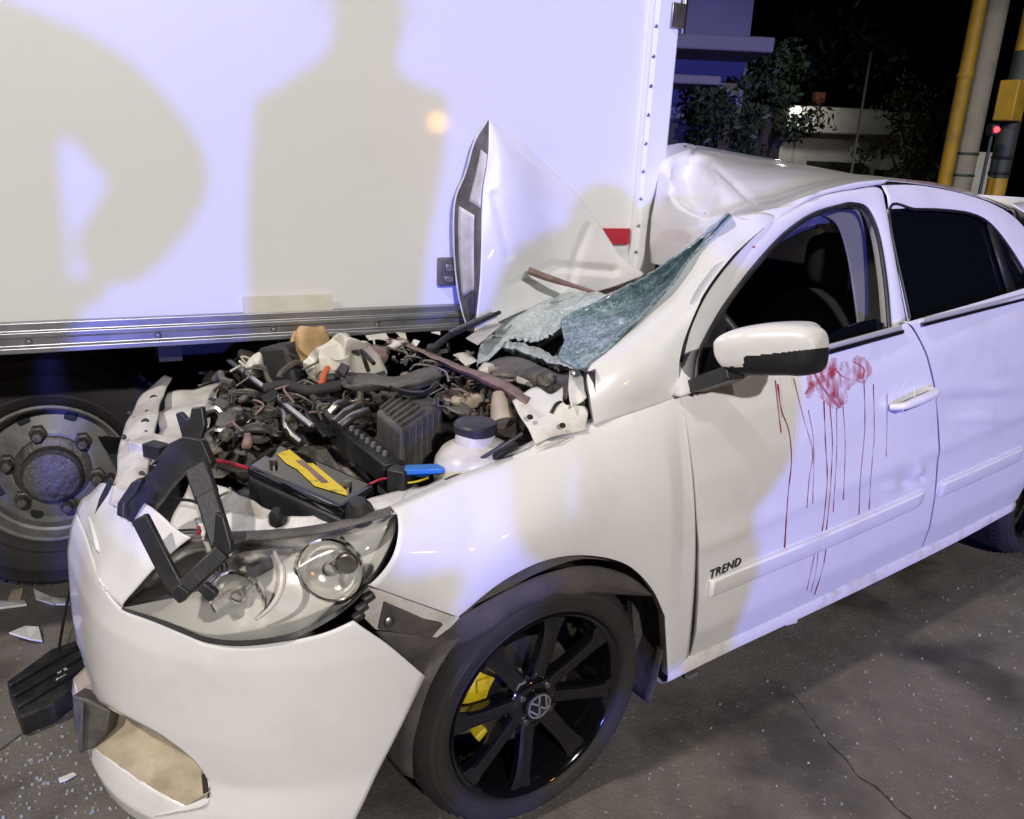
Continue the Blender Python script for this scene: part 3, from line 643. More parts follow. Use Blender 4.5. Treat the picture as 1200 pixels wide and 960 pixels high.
# ---- front wheel
WC = np.array([0, .80, .296])
def make_wheel(loc, name='front_wheel'):
    e = empty(name, loc); e.parent = car; A = np.array([0, 1., 0])
    tp = [(.222, -.19), (.224, -.004), (.231, .006), (.235, .009), (.237, .006), (.250, .012), (.262, .0115), (.264, .0085), (.274, .005), (.277, .0005), (.285, -.010), (.292, -.026), (.295, -.05), (.296, -.10), (.295, -.15), (.290, -.175), (.272, -.20), (.235, -.205), (.222, -.19)]
    m = MB(); m.lathe(tp, 96, (0, 0, 0), A); t_ = m.build('tyre', 'tyre', e, angle=35)
    for ring in (-.062, -.100, -.138):
        m = MB(); m.lathe([(.2966, ring-.004), (.2966, ring+.004)], 96, (0, 0, 0), A); m.build('tread_groove', 'truck_dark', t_)
    m = MB()
    for k in range(72):
        a = 2*math.pi*k/72
        for s0, s1, r_ in ((-.02, -.055, .2955), (-.145, -.18, .2955)):
            p0 = np.array([math.cos(a)*(r_-.003), s0, math.sin(a)*(r_-.003)]); p1 = np.array([math.cos(a+.03)*(r_+.0012), s1, math.sin(a+.03)*(r_+.0012)]); m.bar(p0, p1, .004, .002, (math.cos(a), 0, math.sin(a)))
    tag(m.build('tread_sipes', 'truck_dark', t_), kind='stuff')
    rim = [(.222, -.185), (.205, -.17), (.198, -.10), (.202, -.03), (.208, -.012), (.216, .001), (.222, .004), (.225, 0), (.224, -.008)]
    m = MB(); m.lathe(rim, 72, (0, 0, 0), A); r = m.build('rim', 'black_gloss', e, angle=50)
    for k in range(8):
        a = 2*math.pi*k/8+R(9); d = np.array([math.cos(a), 0, math.sin(a)]); t = np.cross(A, d)
        m = MB(); rows = []
        for q, wd, yy, th in ((.028, .040, -.024, .026), (.07, .040, -.020, .026), (.12, .038, -.012, .024), (.17, .042, -.006, .022), (.205, .056, -.005, .022), (.216, .068, -.006, .02)):
            c = d*q+A*yy; rows.append([c-t*wd*.5-A*th, c-t*wd*.5-A*.004, c-t*wd*.34, c+t*0-A*.003, c+t*wd*.34, c+t*wd*.5-A*.004, c+t*wd*.5-A*th])
        g_ = np.array(rows); g_ = np.stack([cru(g_[:, j], 16) for j in range(7)], 1)
        m.grid(g_); m.build('spoke', 'black_gloss', r, angle=35)
    m = MB(); m.lathe([(.062, -.04), (.062, -.026), (.052, -.018), (.036, -.016), (.034, -.006), (.031, -.004), (0, -.004)], 40, (0, 0, 0), A); hub = m.build('hub', 'black_gloss', r)
    for k in range(4):
        a = 2*math.pi*k/4+.6; m = MB(); m.lathe([(.010, -.03), (.010, -.014), (.007, -.010), (0, -.010)], 8, (math.cos(a)*.047, 0, math.sin(a)*.047), A); m.build('wheel_bolt', 'steel', r)
    # centre cap emblem: ring with V over W
    m = MB(); m.lathe([(.026, -.004), (.0265, -.001), (.0295, -.001), (.030, -.004)], 36, (0, 0, 0), A)
    rt = R(28)
    def ln(x0, z0, x1, z1):
        q = lambda x, z: np.array([-(x*math.cos(rt)-z*math.sin(rt))*.027, -.0025, (x*math.sin(rt)+z*math.cos(rt))*.027]); m.bar(q(x0, z0), q(x1, z1), .0042, .003, (0, 1, 0))
    for sg in (-1, 1):
        ln(sg*.42, .86, 0, .12); ln(sg*.88, .40, sg*.42, -.80); ln(sg*.42, -.80, 0, -.02)
    m.build('emblem', 'emblem', r)
    m = MB(); m.lathe([(0, -.0044), (.026, -.0044)], 30, (0, 0, 0), A); m.build('emblem_disc', 'blue_disc', r)
    m = MB(); m.lathe([(.05, -.075), (.132, -.075), (.132, -.092), (.05, -.092), (.05, -.06), (0, -.06)], 60, (0, 0, 0), A); m.build('brake_disc', 'steel', e, angle=30)
    m = MB(); ca = []
    for rr_, y_ in ((.10, -.062), (.148, -.062), (.158, -.072), (.158, -.105), (.10, -.105)):
        ca.append([(math.cos(a)*rr_, y_, math.sin(a)*rr_) for a in np.linspace(R(-18), R(38), 12)])
    m.grid(np.array(ca), cv=True); m.box((.13*math.cos(.5), -.058, .13*math.sin(.5)), (.03, .012, .03)); m.build('brake_caliper', 'yellow', e, bevel=.003)
    for a in (R(-32), R(48)):
        m = MB(); m.box((.13*math.cos(a), -.07, .13*math.sin(a)), (.03, .03, .022), rotm('Y', -a)); m.build('caliper_bracket', 'yellow', e, bevel=.003)
    return e
mat('blue_disc', (.03, .03, .14), .25)
fw = make_wheel(WC); fw.rotation_euler = (0, 0, R(-1.8))
def copy_tree(o, parent):
    c = o.copy(); sc.collection.objects.link(c); c.parent = parent
    for ch in list(o.children): copy_tree(ch, c)
    return c
rw = copy_tree(fw, car); rw.name = 'rear_wheel'; rw.location = (-2.465, .785, .296); rw.rotation_euler = (0, 0, 0)
for yy, xx, nm in ((-.72, -2.465, 'rear_wheel'),):
    q = copy_tree(fw, car); q.name = nm; q.location = (xx, yy, .296); q.rotation_euler = (0, 0, math.pi)

# ---- wheel-arch liner hanging in the arch
ang = np.linspace(R(-8), R(205), 60); lr = []
for y_, rr_, dz in ((.80, .338, 0), (.77, .350, .0), (.60, .355, .0), (.48, .35, 0)):
    lr.append([np.array([math.cos(a)*rr_*1.03-.03, y_, .30+math.sin(a)*rr_]) for a in ang])
m = MB(); m.grid(crumple(np.array(lr), .006, 9, 8)); m.build('wheel_arch_liner', 'liner', car, solid=.003)
# its torn-loose lower edge sags over the tyre
lt = [(440, 740), (500, 742), (540, 722), (590, 694), (640, 672), (690, 663), (735, 674), (768, 698)]
lo_ = [(470, 785), (520, 765), (566, 742), (612, 714), (650, 700), (690, 697), (730, 697), (771, 700)]
yl = [.72, .765, .80, .805, .806, .806, .802, .795]
a = cru([Y(u_, v_, y_) for (u_, v_), y_ in zip(lt, yl)], 50); b = cru([Y(u_, v_, y_-.004) for (u_, v_), y_ in zip(lo_, yl)], 50)
g = np.array([lerp(a, b, t)+np.array([0, .012*math.sin(math.pi*t), 0]) for t in np.linspace(0, 1, 10)]); g[2:-1] = crumple(g[2:-1], .007, 16, 4)
m = MB(); m.grid(g); m.build('torn_liner', 'liner', car, solid=.003)
# mud-flap like inner sheet behind the wheel
m = MB(); m.poly([Y(740, 690, .70), Y(772, 702, .74), Y(777, 760, .74), Y(768, 796, .73), Y(745, 800, .70)], (0, -.02, 0)); m.build('splash_shield', 'liner', car)
# suspension strut & hub knuckle so that the wheel is carried
m = MB(); m.tube([(0, .71, .30), (-.01, .60, .45), (-.02, .52, .80)], [.045, .035, .03], 14, 16); m.tube([(0, .70, .26), (.02, .40, .24)], .022, 10); m.build('suspension_strut', 'cast', car)
m = MB(); m.tube([(-2.465, .70, .296), (-2.465, -.68, .296)], .035, 12); m.build('rear_axle', 'cast', car)

# ---- rear quarter, tailgate and far side (outside the picture, but the car is whole there)
qa = []
for x in np.linspace(-2.215, -3.02, 34):
    d_ = abs(x+2.465); zb = .30+math.sqrt(max(0, .335**2-d_**2)) if d_ < .335 else .24
    yr = .803-.10*max(0, (-2.7-x)/.32)**2
    qa.append([np.array([x, yr-.02*(1-t)**2+.03*math.sin(math.pi*t)-(.05*(max(0, t-.8)/.2)**2), zb+(1.12-zb)*t]) for t in np.linspace(0, 1, 18)])
m = MB(); m.grid(np.array(qa)); m.build('rear_quarter', 'paint', car, solid=.0015)
tg = [[np.array([-3.02-.03*math.sin(math.pi*(z-.24)/.9)-(.0 if z < 1.0 else -(z-1.0)*1.6), y_*(1 if z < 1.05 else .86), z]) for y_ in np.linspace(.70, -.70, 20)] for z in (.24, .45, .7, .9, 1.0, 1.12, 1.25, 1.36)]
m = MB(); m.grid(np.array(tg)); m.build('tailgate', 'paint', car, solid=.002)
rsd = [[np.array([x, -.80+.03*((z-.7)/.5)**2+(0 if z < 1.0 else (z-1.0)*.55), z]) for x in np.linspace(-1.45, -3.02, 30)] for z in (.24, .4, .6, .8, 1.0, 1.12, 1.3)]
m = MB(); m.grid(crumple(np.array(rsd), .03, 3, 2)); m.build('far_side_panel', 'paint', car, solid=.002)
cpil = [[np.array([x, yy, z]) for x, yy, z in ((-2.30, .755, 1.125), (-2.55, .745, 1.13), (-2.85, .72, 1.12))], [np.array([x, yy, z]) for x, yy, z in ((-2.28, .66, 1.26), (-2.45, .65, 1.26), (-2.65, .64, 1.26))], [np.array([x, yy, z]) for x, yy, z in ((-2.16, .57, 1.345), (-2.3, .56, 1.35), (-2.48, .56, 1.355))]]
m = MB(); m.grid(surf(cpil, 14, 10)); m.build('rear_pillar', 'paint', car, solid=.002)
m = MB(); m.box((-1.65, 0, .24), (2.5, 1.42, .05)); m.build('floor_pan', 'truck_dark', car)
m = MB(); m.poly([(-.42, -.60, .26), (-.42, .70, .26), (-.50, .70, .86), (-.50, -.50, .82)], (-.02, 0, 0)); m.build('firewall', 'oily', car)

# ---- roof, buckled where the truck's corner stopped it
RA = [(763, 309, .02), (795, 316, .20), (826, 286, .42), (851, 257, .565), (900, 246, .590), (950, 228, .578), (1000, 214.5, .572), (1040, 212, .568), (1100, 219, .56), (1150, 232, .555), (1182, 245, .55)]
RB = [(761, 285, .02), (790, 285, .17), (822, 266, .36), (860, 247, .50), (905, 236, .50), (950, 221, .50), (1000, 211, .50), (1042, 210, .50), (1102, 218, .48), (1150, 231, .47), (1180, 244, .44)]
RC = [(763, 255, .01), (786, 243, .13), (829, 256, .36), (868, 238, .42), (908, 226, .40), (952, 215, .38), (1000, 208.5, .38), (1043, 209, .38), (1103, 217, .36), (1149, 229.5, .34), (1177, 242, .32)]
RD = [(768, 228, .0), (784, 228, .12), (812, 240, .16), (845, 214, .28), (892, 210, .30), (945, 206, .28), (997, 205, .26), (1043, 208.5, .25), (1103, 216.5, .24), (1147, 228.5, .22), (1174, 241, .2)]
RE = [(772, 200, -.01), (786, 200, .05), (803, 208, .02), (838, 195, .17), (882, 197, .18), (936, 198, .16), (990, 203, .15), (1042, 208, .14), (1102, 216, .13), (1145, 227.5, .12), (1171, 240, .1)]
RF = [(773, 182, -.02), (790, 184, 0), (812, 182, .02), (834, 183, .05), (876, 188, .03), (928, 194, .02), (985, 202, .02), (1041, 209, .02), (1101, 216.5, .02), (1143, 227, .0), (1168, 239, 0)]
RG = [(773, 171.5, -.03), (786, 169.5, -.05), (803, 168, -.06), (828, 171.5, -.10), (870, 180, -.12), (922, 189, -.13), (980, 200, -.14), (1040, 211, -.15), (1100, 219, -.15), (1142, 229, -.15), (1165, 240, -.15)]
_rows = [[Y(*q) for q in r] for r in (RA, RB, RC, RD, RE, RF, RG)]
def lin_surf(rows, nu, nv):
    a = np.array(rows); k = a.shape[1]; m_ = a.shape[0]
    a = np.stack([np.stack([np.interp(np.linspace(0, k-1, nu), np.arange(k), r[:, c]) for c in range(3)], -1) for r in a])
    return np.stack([np.stack([np.interp(np.linspace(0, m_-1, nv), np.arange(m_), a[:, j, c]) for c in range(3)], -1) for j in range(nu)], 1)
gs = surf(_rows, 150, 90); gl = lin_surf(_rows, 150, 90)
for _ in range(5):   # soften the folds a little, as bent sheet steel does
    gl[1:-1, 1:-1] = (gl[1:-1, 1:-1]*2+gl[:-2, 1:-1]+gl[2:, 1:-1]+gl[1:-1, :-2]+gl[1:-1, 2:])/6
wgt = np.clip((np.linspace(0, 1, 150)-.30)/.12, 0, 1)[None, :, None]; gr = crumple(gl, .003, 9, 11)*(1-wgt)+gs*wgt
def seg_d(q, pl):
    best = np.full(q.shape[:2], 1e9)
    for a, b in zip(pl[:-1], pl[1:]):
        a = np.array(a, float); b = np.array(b, float); t = np.clip(((q-a)@(b-a))/np.dot(b-a, b-a), 0, 1); best = np.minimum(best, np.linalg.norm(q-(a+t[..., None]*(b-a)), axis=-1))
    return best
_q = pr(gr); _out = np.array([.35, .75, .5])
for pl, dep, wd in (([(838, 196), (868, 222), (892, 246)], -.010, 5), ([(815, 172), (808, 190), (812, 182)], -.012, 4), ([(776, 205), (790, 222)], .012, 5), ([(900, 246), (930, 236), (950, 230)], -.010, 5)):
    gr = gr+(dep*np.clip(1-seg_d(_q, pl)/wd, 0, 1))[..., None]*_out
# far half of the roof rolls down to the far side
last = gr[-1]; far = [last]
for k, (dy, dz) in enumerate(((-.12, -.01), (-.25, -.035), (-.36, -.075), (-.42, -.14))): far.append(np.stack([np.minimum(last[:, 0]-.02, last[:, 0])-.10*(k+1)*np.clip((-1.2-last[:, 0]+.5), 0, 1)*0, last[:, 1]+dy, last[:, 2]+dz], 1))
far = np.array(far); far[1:] = crumple(far[1:], .02, 4, 6)
bvh_grid('roof', gr)
m = MB(); m.grid(gr); m.grid(far[:, 20:]); m.build('roof', 'paint', car, solid=.0014, angle=24)
# side rail between roof and door opening
o_ = [(896, 268), (933, 242.5), (967, 227.5), (1003, 220.5), (1036, 215.5)]
a = cru([PG(u_, v_, .001) for u_, v_ in o_], 30); b = cru([Y(*q) for q in RA[3:8]], 30)
rows = [a+np.array([0, -.02, -.005]), a, lerp(a, b, .5)+np.array([0, .008, .008]), b+np.array([0, 0, .002])]
g = np.array(rows); g[2, :16] = crumple(g[2, :16], .015, 14, 9)
m = MB(); m.grid(np.stack([cru(g[:, j], 12) for j in range(30)], 1)); m.build('roof_rail', 'paint', car, solid=.0014, angle=50)
m = MB(); m.tube([PG(u_-2, v_-1, .004) for u_, v_ in ((800, 425), (809, 386), (828, 343), (857, 304), (888, 272))], [.004, .006, .008, .008, .003], 8, 40); m.build('pillar_rubber', 'black_plastic', car)
m = MB(); m.tube([Y(u_, v_, y_) for u_, v_, y_ in ((1060, 212, .55), (1092, 216, .55), (1112, 221, .55), (1128, 226, .552))], [.004, .006, .006, .004], 8, 20); m.build('roof_trim', 'brown_strip', car)
# spoiler
sp_ = surf([[Y(1172, 244, .50), Y(1180, 247, .3), Y(1175, 242, 0.), Y(1165, 241, -.15)], [P(1186, 247, y=.50), P(1192, 246, y=.3), P(1188, 242, y=0.), P(1180, 241, y=-.15)], [P(1188, 262, y=.50), P(1196, 258, y=.3), P(1190, 252, y=0.), P(1182, 250, y=-.15)]], 14, 10)
m = MB(); m.grid(sp_); m.build('roof_spoiler', 'paint', car, solid=.004)
# ------------------------------------------------------------------ torn hood standing against the truck
def PTW(px, py, off): return P(px, py, n=TN, o=TC+TN*off)
le = [(574.5, 141, .06), (570, 190, .10), (566, 245, .13), (562, 300, .15), (558, 345, .16), (556, 388, .17)]
ri = [(575.5, 140, .055), (610, 166, .045), (655, 207, .04), (695, 258, .04), (722, 294, .045), (753, 323, .05)]
L_, R_ = cru([PTW(*q) for q in le], 120), cru([PTW(*q) for q in ri], 120)
g = []
for t in np.linspace(0, 1, 70):
    r = lerp(L_, R_, t); w_ = np.linspace(0, 1, 120)
    r += TN[None]*(.035*np.sin(math.pi*t)*np.sin(math.pi*w_**.8)+.014*np.sin(5.2*t+3.0*w_)*w_)[:, None]; g.append(r)
g = crumple(np.array(g), .012, 6, 21); 
_q = pr(g)
for pl, dep, wd in (([(600, 335), (650, 312), (720, 318)], -.010, 8), ([(580, 230), (596, 300)], -.004, 8), ([(690, 266), (676, 300), (668, 335)], -.006, 7)):
    g = g+(dep*np.clip(1-seg_d(_q, pl)/wd, 0, 1))[..., None]*TN
bvh_grid('hood', g)
m = MB(); m.grid(g); hood = m.build('torn_hood', 'paint', car, solid=.0015, angle=30)
# inner frame seen along the torn left edge
co = [(573, 140, .05), (557, 165, .035), (546, 203, .03), (533.5, 236, .03), (532.5, 290, .03), (537, 340, .035), (545, 374, .06), (553, 392, .09)]
Cn = cru([PTW(*q) for q in co], 120); fr = np.array([lerp(g[0], Cn, t)-TN*.006*math.sin(math.pi*t) for t in np.linspace(0, 1, 8)])
m = MB(); m.grid(fr); hf = m.build('hood_frame', 'grey_plastic', hood, solid=.002)
def strip_quad(v0, v1, t0, t1, lift): 
    ks = np.linspace(int(v0*119), int(v1*119), 14).astype(int); return np.array([[lerp(g[0][k], Cn[k], t)+TN*0+_f*(-lift) for k in ks] for t in np.linspace(t0, t1, 6)])
for v0, v1, t0, t1, mt in ((.16, .40, .05, .50, 'paint_inner'), (.44, .76, .25, .82, 'paint_inner'), (.78, .9, .15, .6, 'black_plastic')):
    m = MB(); m.grid(strip_quad(v0, v1, t0, t1, .004)); m.build('frame_cell', mt, hf, solid=.002)
m = MB(); m.tube(Cn[::6], .0045, 8); m.build('hood_edge', 'paint_inner', hf)
m = MB(); m.lathe([(0, .012), (.009, .010), (.012, 0)], 10, PTW(543, 280, .06), (.6, .6, .2)); m.build('hood_stop', 'black_plastic', hf)

# ------------------------------------------------------------------ shattered windscreen
def crazed(name, cols, tmax, rough):
    m = bpy.data.materials.new(name); m.use_nodes = True; t = m.node_tree; b = t.nodes['Principled BSDF']; L = t.links.new
    tc = t.nodes.new('ShaderNodeTexCoord'); v = t.nodes.new('ShaderNodeTexVoronoi'); v.inputs['Scale'].default_value = 170; L(tc.outputs['Object'], v.inputs['Vector'])
    n = t.nodes.new('ShaderNodeTexNoise'); n.inputs['Scale'].default_value = 11; n.inputs['Detail'].default_value = 8; n.inputs['Roughness'].default_value = .7; L(tc.outputs['Object'], n.inputs['Vector'])
    sp = t.nodes.new('ShaderNodeSeparateColor'); L(v.outputs['Color'], sp.inputs[0])
    ad = t.nodes.new('ShaderNodeMath'); ad.operation = 'MULTIPLY_ADD'; ad.inputs[1].default_value = .55; L(sp.outputs[0], ad.inputs[0])
    mr = t.nodes.new('ShaderNodeMapRange'); mr.inputs[1].default_value = .3; mr.inputs[2].default_value = .7; mr.inputs[3].default_value = -.12; mr.inputs[4].default_value = .5; L(n.outputs[0], mr.inputs[0]); L(mr.outputs[0], ad.inputs[2])
    r = t.nodes.new('ShaderNodeValToRGB'); e = r.color_ramp.elements; e[0].position = .05; e[0].color = (*cols[0], 1); e[1].position = .98; e[1].color = (*cols[3], 1)
    q = e.new(.45); q.color = (*cols[1], 1); q = e.new(.80); q.color = (*cols[2], 1); L(ad.outputs[0], r.inputs[0]); L(r.outputs[0], b.inputs['Base Color'])
    b.inputs['Roughness'].default_value = rough; b.inputs['Coat Weight'].default_value = .6; b.inputs['Coat Roughness'].default_value = .05
    bp = t.nodes.new('ShaderNodeBump'); bp.inputs['Strength'].default_value = .55; bp.inputs['Distance'].default_value = .002; L(sp.outputs[1], bp.inputs['Height']); L(bp.outputs[0], b.inputs['Normal'])
    tr = t.nodes.new('ShaderNodeBsdfTransparent'); tr.inputs[0].default_value = (.75, .9, .9, 1); ms = t.nodes.new('ShaderNodeMixShader')
    mm = t.nodes.new('ShaderNodeMath'); mm.operation = 'MULTIPLY'; mm.inputs[1].default_value = tmax; L(sp.outputs[2], mm.inputs[0]); L(mm.outputs[0], ms.inputs[0]); L(b.outputs[0], ms.inputs[1]); L(tr.outputs[0], ms.inputs[2]); L(ms.outputs[0], t.nodes['Material Output'].inputs[0]); M[name] = m
crazed('crazed_glass', ((.08, .125, .145), (.20, .28, .31), (.38, .48, .52), (.85, .93, .96)), .35, .2)
crazed('crazed_pale', ((.36, .42, .42), (.50, .57, .57), (.62, .70, .70), (.9, .95, .95)), .2, .18)
WN, WO = np.array([.53, .0, .85]), np.array([-.165, .70, 1.012])
def PW(px, py, off=0): return P(px, py, n=WN, o=WO+WN*off)
def jag(pts, n, a, seed):
    rnd = random.Random(seed); p = cr(np.array(pts, float), n)
    return [(u_+rnd.uniform(-a, a), v_+rnd.uniform(-a, a)) for u_, v_ in p]
lf = jag([(854, 252), (815, 284), (788, 304), (755, 324), (712, 346), (680, 362), (657, 377), (660, 398), (656, 424)], 46, 1.1, 1)
rg = [(tuple(q)) for q in cr(np.array([(856, 253), (820, 288), (783, 337), (747, 377), (735, 388), (722, 400), (713, 408), (700, 418), (688, 432)], float), 46)]
g = []
for t in np.linspace(0, 1, 14): g.append([PW(*lerp(a, b, t), -.05*math.sin(math.pi*t)*math.sin(math.pi*min(1, .15+k/45))) for k, (a, b) in enumerate(zip(lf, rg))])
m = MB(); m.grid(crumple(np.array(g), .010, 12, 31)); ws = m.build('windscreen', 'crazed_glass', car, solid=.004, angle=25)
# collapsed left half draped over the cowl
tp = [(562, 357, .965), (590, 336, 1.01), (622, 326, 1.045), (655, 327, 1.06), (690, 337, 1.06), (712, 346, 1.055)]
md = [(566, 362, .955), (592, 356, .985), (622, 352, 1.01), (650, 352, 1.02), (680, 356, 1.03), (695, 356, 1.035)]
mi2 = [(575, 372, .945), (596, 374, .965), (620, 374, .98), (640, 374, .99), (658, 372, .99), (667, 371, 1.0)]
bo = [(580, 392, .935), (600, 397, .935), (616, 401, .94), (630, 402, .945), (645, 395, .955), (657, 379, .985)]
g = surf([[P(u_, v_, z=z_) for u_, v_, z_ in r] for r in (tp, md, mi2, bo)], 40, 26); g = crumple(g, .012, 10, 41)
rnd = random.Random(5)
for j in range(40): g[-1, j] += np.array([rnd.uniform(-.008, .008), rnd.uniform(-.008, .008), rnd.uniform(-.003, .003)]); g[0, j] += np.array([rnd.uniform(-.008, .008), 0, rnd.uniform(-.006, .006)])
m = MB(); m.grid(g); m.build('windscreen_flap', 'crazed_pale', ws, solid=.004, angle=25)
fl = [[(578, 374, .948), (590, 382, .945), (600, 392, .938)], [(571, 388, .93), (582, 393, .93), (593, 402, .925)], [(563, 408, .91), (574, 408, .912), (582, 412, .912)], [(558, 428, .895), (563, 425, .895), (572, 421, .9)]]
m = MB(); m.grid(crumple(surf([[P(u_, v_, z=z_) for u_, v_, z_ in r] for r in fl], 16, 20), .008, 16, 3)); m.build('windscreen_tongue', 'crazed_pale', ws, solid=.004, angle=25)
ba = jag([(592, 400), (610, 402), (630, 408), (648, 416), (670, 421), (690, 425)], 30, 1.2, 3); bb = jag([(592, 412), (610, 418), (630, 426), (648, 432), (668, 437), (688, 438)], 30, 1.2, 4)
m = MB(); zz_ = np.linspace(.935, 1.0, 30)
m.grid(crumple(np.array([[P(*a, z=z) for a, z in zip(ba, zz_)], [P(*lerp(a, b, .5), z=z-.012)+np.array([.012, .006, 0]) for a, b, z in zip(ba, bb, zz_)], [P(*b, z=z-.03) for b, z in zip(bb, zz_)]]), .005, 30, 2)); m.build('windscreen_edge', 'crazed_pale', ws, solid=.004, angle=20)
m = MB(); m.tube([PTW(619, 317, .17), PTW(640, 325, .19), PTW(672, 335, .2), PTW(712, 347, .22)], [.012, .011, .007, .004], 6, 16); m.build('broken_trim', 'brown_strip', car, angle=20)

# ------------------------------------------------------------------ engine bay
def plate(name, pts, mt, th=.003, par=None, n=None, jit=0):
    q = [P(u_, v_, z=z_) for u_, v_, z_ in pts]; m = MB(); m.poly(q, (0, 0, -th)); return m.build(name, mt, par or car, smooth=False, bevel=min(th*.4, .003))
def tube(name, pts, r, mt, n=10, ns=24, par=None):
    m = MB(); m.tube([P(u_, v_, z=z_) for u_, v_, z_ in pts], r, n, ns); return m.build(name, mt, par or car)
def sheet(name, rows, nu, nv, mt, amp=0, sc_=10, seed=1, th=.002, par=None, angle=40):
    g = surf([[P(u_, v_, z=z_) for u_, v_, z_ in r] for r in rows], nu, nv)
    if amp: g = crumple(g, amp, sc_, seed)
    m = MB(); m.grid(g); return m.build(name, mt, par or car, solid=th, angle=angle)
# dark pit under everything
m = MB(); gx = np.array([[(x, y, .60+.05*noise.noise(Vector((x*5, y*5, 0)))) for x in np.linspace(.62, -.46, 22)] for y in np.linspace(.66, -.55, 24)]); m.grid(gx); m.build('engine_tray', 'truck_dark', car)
# inner wing ledges
sheet('inner_wing_ledge', [[(478, 571, .80), (500, 569, .815), (530, 556, .83), (560, 543, .845), (600, 526, .865), (634, 512, .885)], [(470, 588, .803), (500, 579, .815), (535, 563, .832), (572, 548, .848), (610, 532, .868), (645, 518, .89)], [(466, 601, .802), (500, 586, .808), (545, 566, .828), (590, 548, .848), (635, 529, .872), (668, 514, .89)]], 40, 8, 'paint_dirty', .003, 20, 2)
sheet('lamp_support_panel', [[(228, 606, .72), (262, 598, .73), (300, 604, .745), (340, 606, .765), (380, 600, .78), (420, 591, .795), (455, 577, .80), (478, 570, .803)], [(238, 630, .71), (270, 622, .72), (310, 622, .735), (345, 618, .757), (385, 610, .775), (425, 600, .79), (458, 588, .80), (474, 583, .803)], [(248, 660, .69), (280, 648, .705), (315, 642, .72), (350, 634, .74), (390, 626, .765), (425, 614, .783), (452, 603, .797), (466, 600, .80)]], 50, 12, 'paint_dirty', .006, 14, 7)
sheet('inner_wing_sheet', [[(222, 560, .74), (262, 572, .75), (300, 590, .76), (335, 604, .76)], [(205, 600, .70), (240, 612, .70), (285, 625, .71), (320, 640, .71)], [(190, 640, .66), (215, 650, .66), (255, 655, .67), (300, 650, .69)]], 24, 16, 'paint_inner', .012, 12, 9)
# radiator support, holed and bent
sl = sheet('radiator_support', [[(193, 440, .80), (178, 452, .79), (165, 465, .78), (155, 482, .77), (146, 503, .765), (140, 525, .76), (137, 553, .755), (126, 590, .74)], [(198, 441, .805), (185, 458, .797), (176, 474, .79), (168, 492, .785), (161, 515, .78), (157, 538, .775), (153, 562, .765), (146, 596, .745)], [(203, 442, .80), (194, 459, .795), (187, 476, .788), (184, 491, .782), (180, 513, .777), (176, 540, .77), (170, 566, .76), (160, 598, .74)]], 40, 12, 'paint_inner', .005, 10, 12, .003)
for px, py, rx in ((180, 468.5, .010), (170, 496, .009), (145, 514, .006), (172, 484, .004), (171, 508, .004), (166, 557, .006), (152, 486, .005)):
    m = MB(); m.lathe([(0, .0045), (rx, .004), (rx*1.05, .0)], 14, P(px, py, z=.793-(py-440)*.00025)+np.array([.0, .004, .004]), (.3, .55, .8)); m.build('support_hole', 'truck_dark', sl)
sheet('crash_panel', [[(196, 462, .77), (212, 456, .78), (232, 452, .785), (258, 447, .80)], [(188, 484, .765), (205, 480, .77), (225, 478, .775), (246, 476, .785)], [(184, 502, .76), (203, 503, .765), (222, 505, .77), (238, 497, .775)], [(182, 514, .755), (200, 520, .755), (216, 524, .76), (232, 520, .76)]], 24, 20, 'paint_inner', .012, 14, 15, .003)
m = MB(); c = P(182, 527, z=.775); m.box(c, (.07, .09, .045), rotm('Z', .5)); bx_ = m.build('support_socket', 'paint_inner', car, bevel=.004)
m = MB(); c = P(184, 528, z=.80); m.box(c, (.032, .05, .03), rotm('Z', .5)); m.build('socket_opening', 'truck_dark', bx_)
sheet('buckled_wing_flap', [[(258, 447, .82), (250, 455, .82), (243, 466, .815)], [(248, 474, .80), (241, 482, .80), (236, 490, .795)], [(245, 498, .785), (243, 502, .78), (240, 504, .775)]], 10, 12, 'paint_inner', .006, 20, 5, .002)
# black grille carrier hanging over the headlight
gb = empty('grille_carrier'); gb.parent = car
def dfront(px, py, gap):
    h, _ = hit(['lens', 'bumper', 'nose'], px, py, 0); return 9 if h is None else float((h-CP)@_f)-gap
def gbar(a, b, w_, h_): m = MB(); m.bar(P(a[0], a[1], d=a[2]), P(b[0], b[1], d=b[2]), w_, h_, -_f); return m.build('carrier_bar', 'black_plastic', gb, bevel=.004)
def gp(pts, d, th): m = MB(); m.poly([P(u_, v_, d=d) for u_, v_ in pts], _f*th); return m.build('carrier_plate', 'black_plastic', gb, smooth=False, bevel=.003)
dA = dfront(208, 695, .045); dB = min(dfront(255, 662, .04), dA+.03); dC = dfront(180, 640, .05); dD = dA+.12
gp([(205, 485), (211, 482), (219, 491), (222, 489), (224, 478), (237, 476), (240, 498), (235, 515), (214, 517), (210, 502)], dD+.10, .02)
gp([(199, 519), (214, 512), (236, 516), (248, 543), (237, 556), (220, 548), (195, 575), (186, 588), (168, 610), (158, 615), (138, 603), (139, 595), (150, 572), (177, 552), (186, 540), (176, 546)], dD, .03)
gp([(136, 604), (137, 590), (153, 566), (162, 560), (166, 563), (158, 578), (146, 590), (145, 608)], dD-.03, .02)
gbar((164, 606, min(dC, dD)), (209, 694, dA), .032, .014); gbar((230, 546, dD), (243, 582, dD-.03), .046, .016); gbar((242, 578, dD-.03), (262, 642, dB+.02), .042, .016)
gp([(252, 600), (262, 606), (271, 640), (270, 649), (263, 653), (256, 660), (246, 648), (250, 632)], dB, .016)
gbar((262, 646, dB), (204, 700, dA), .032, .018)
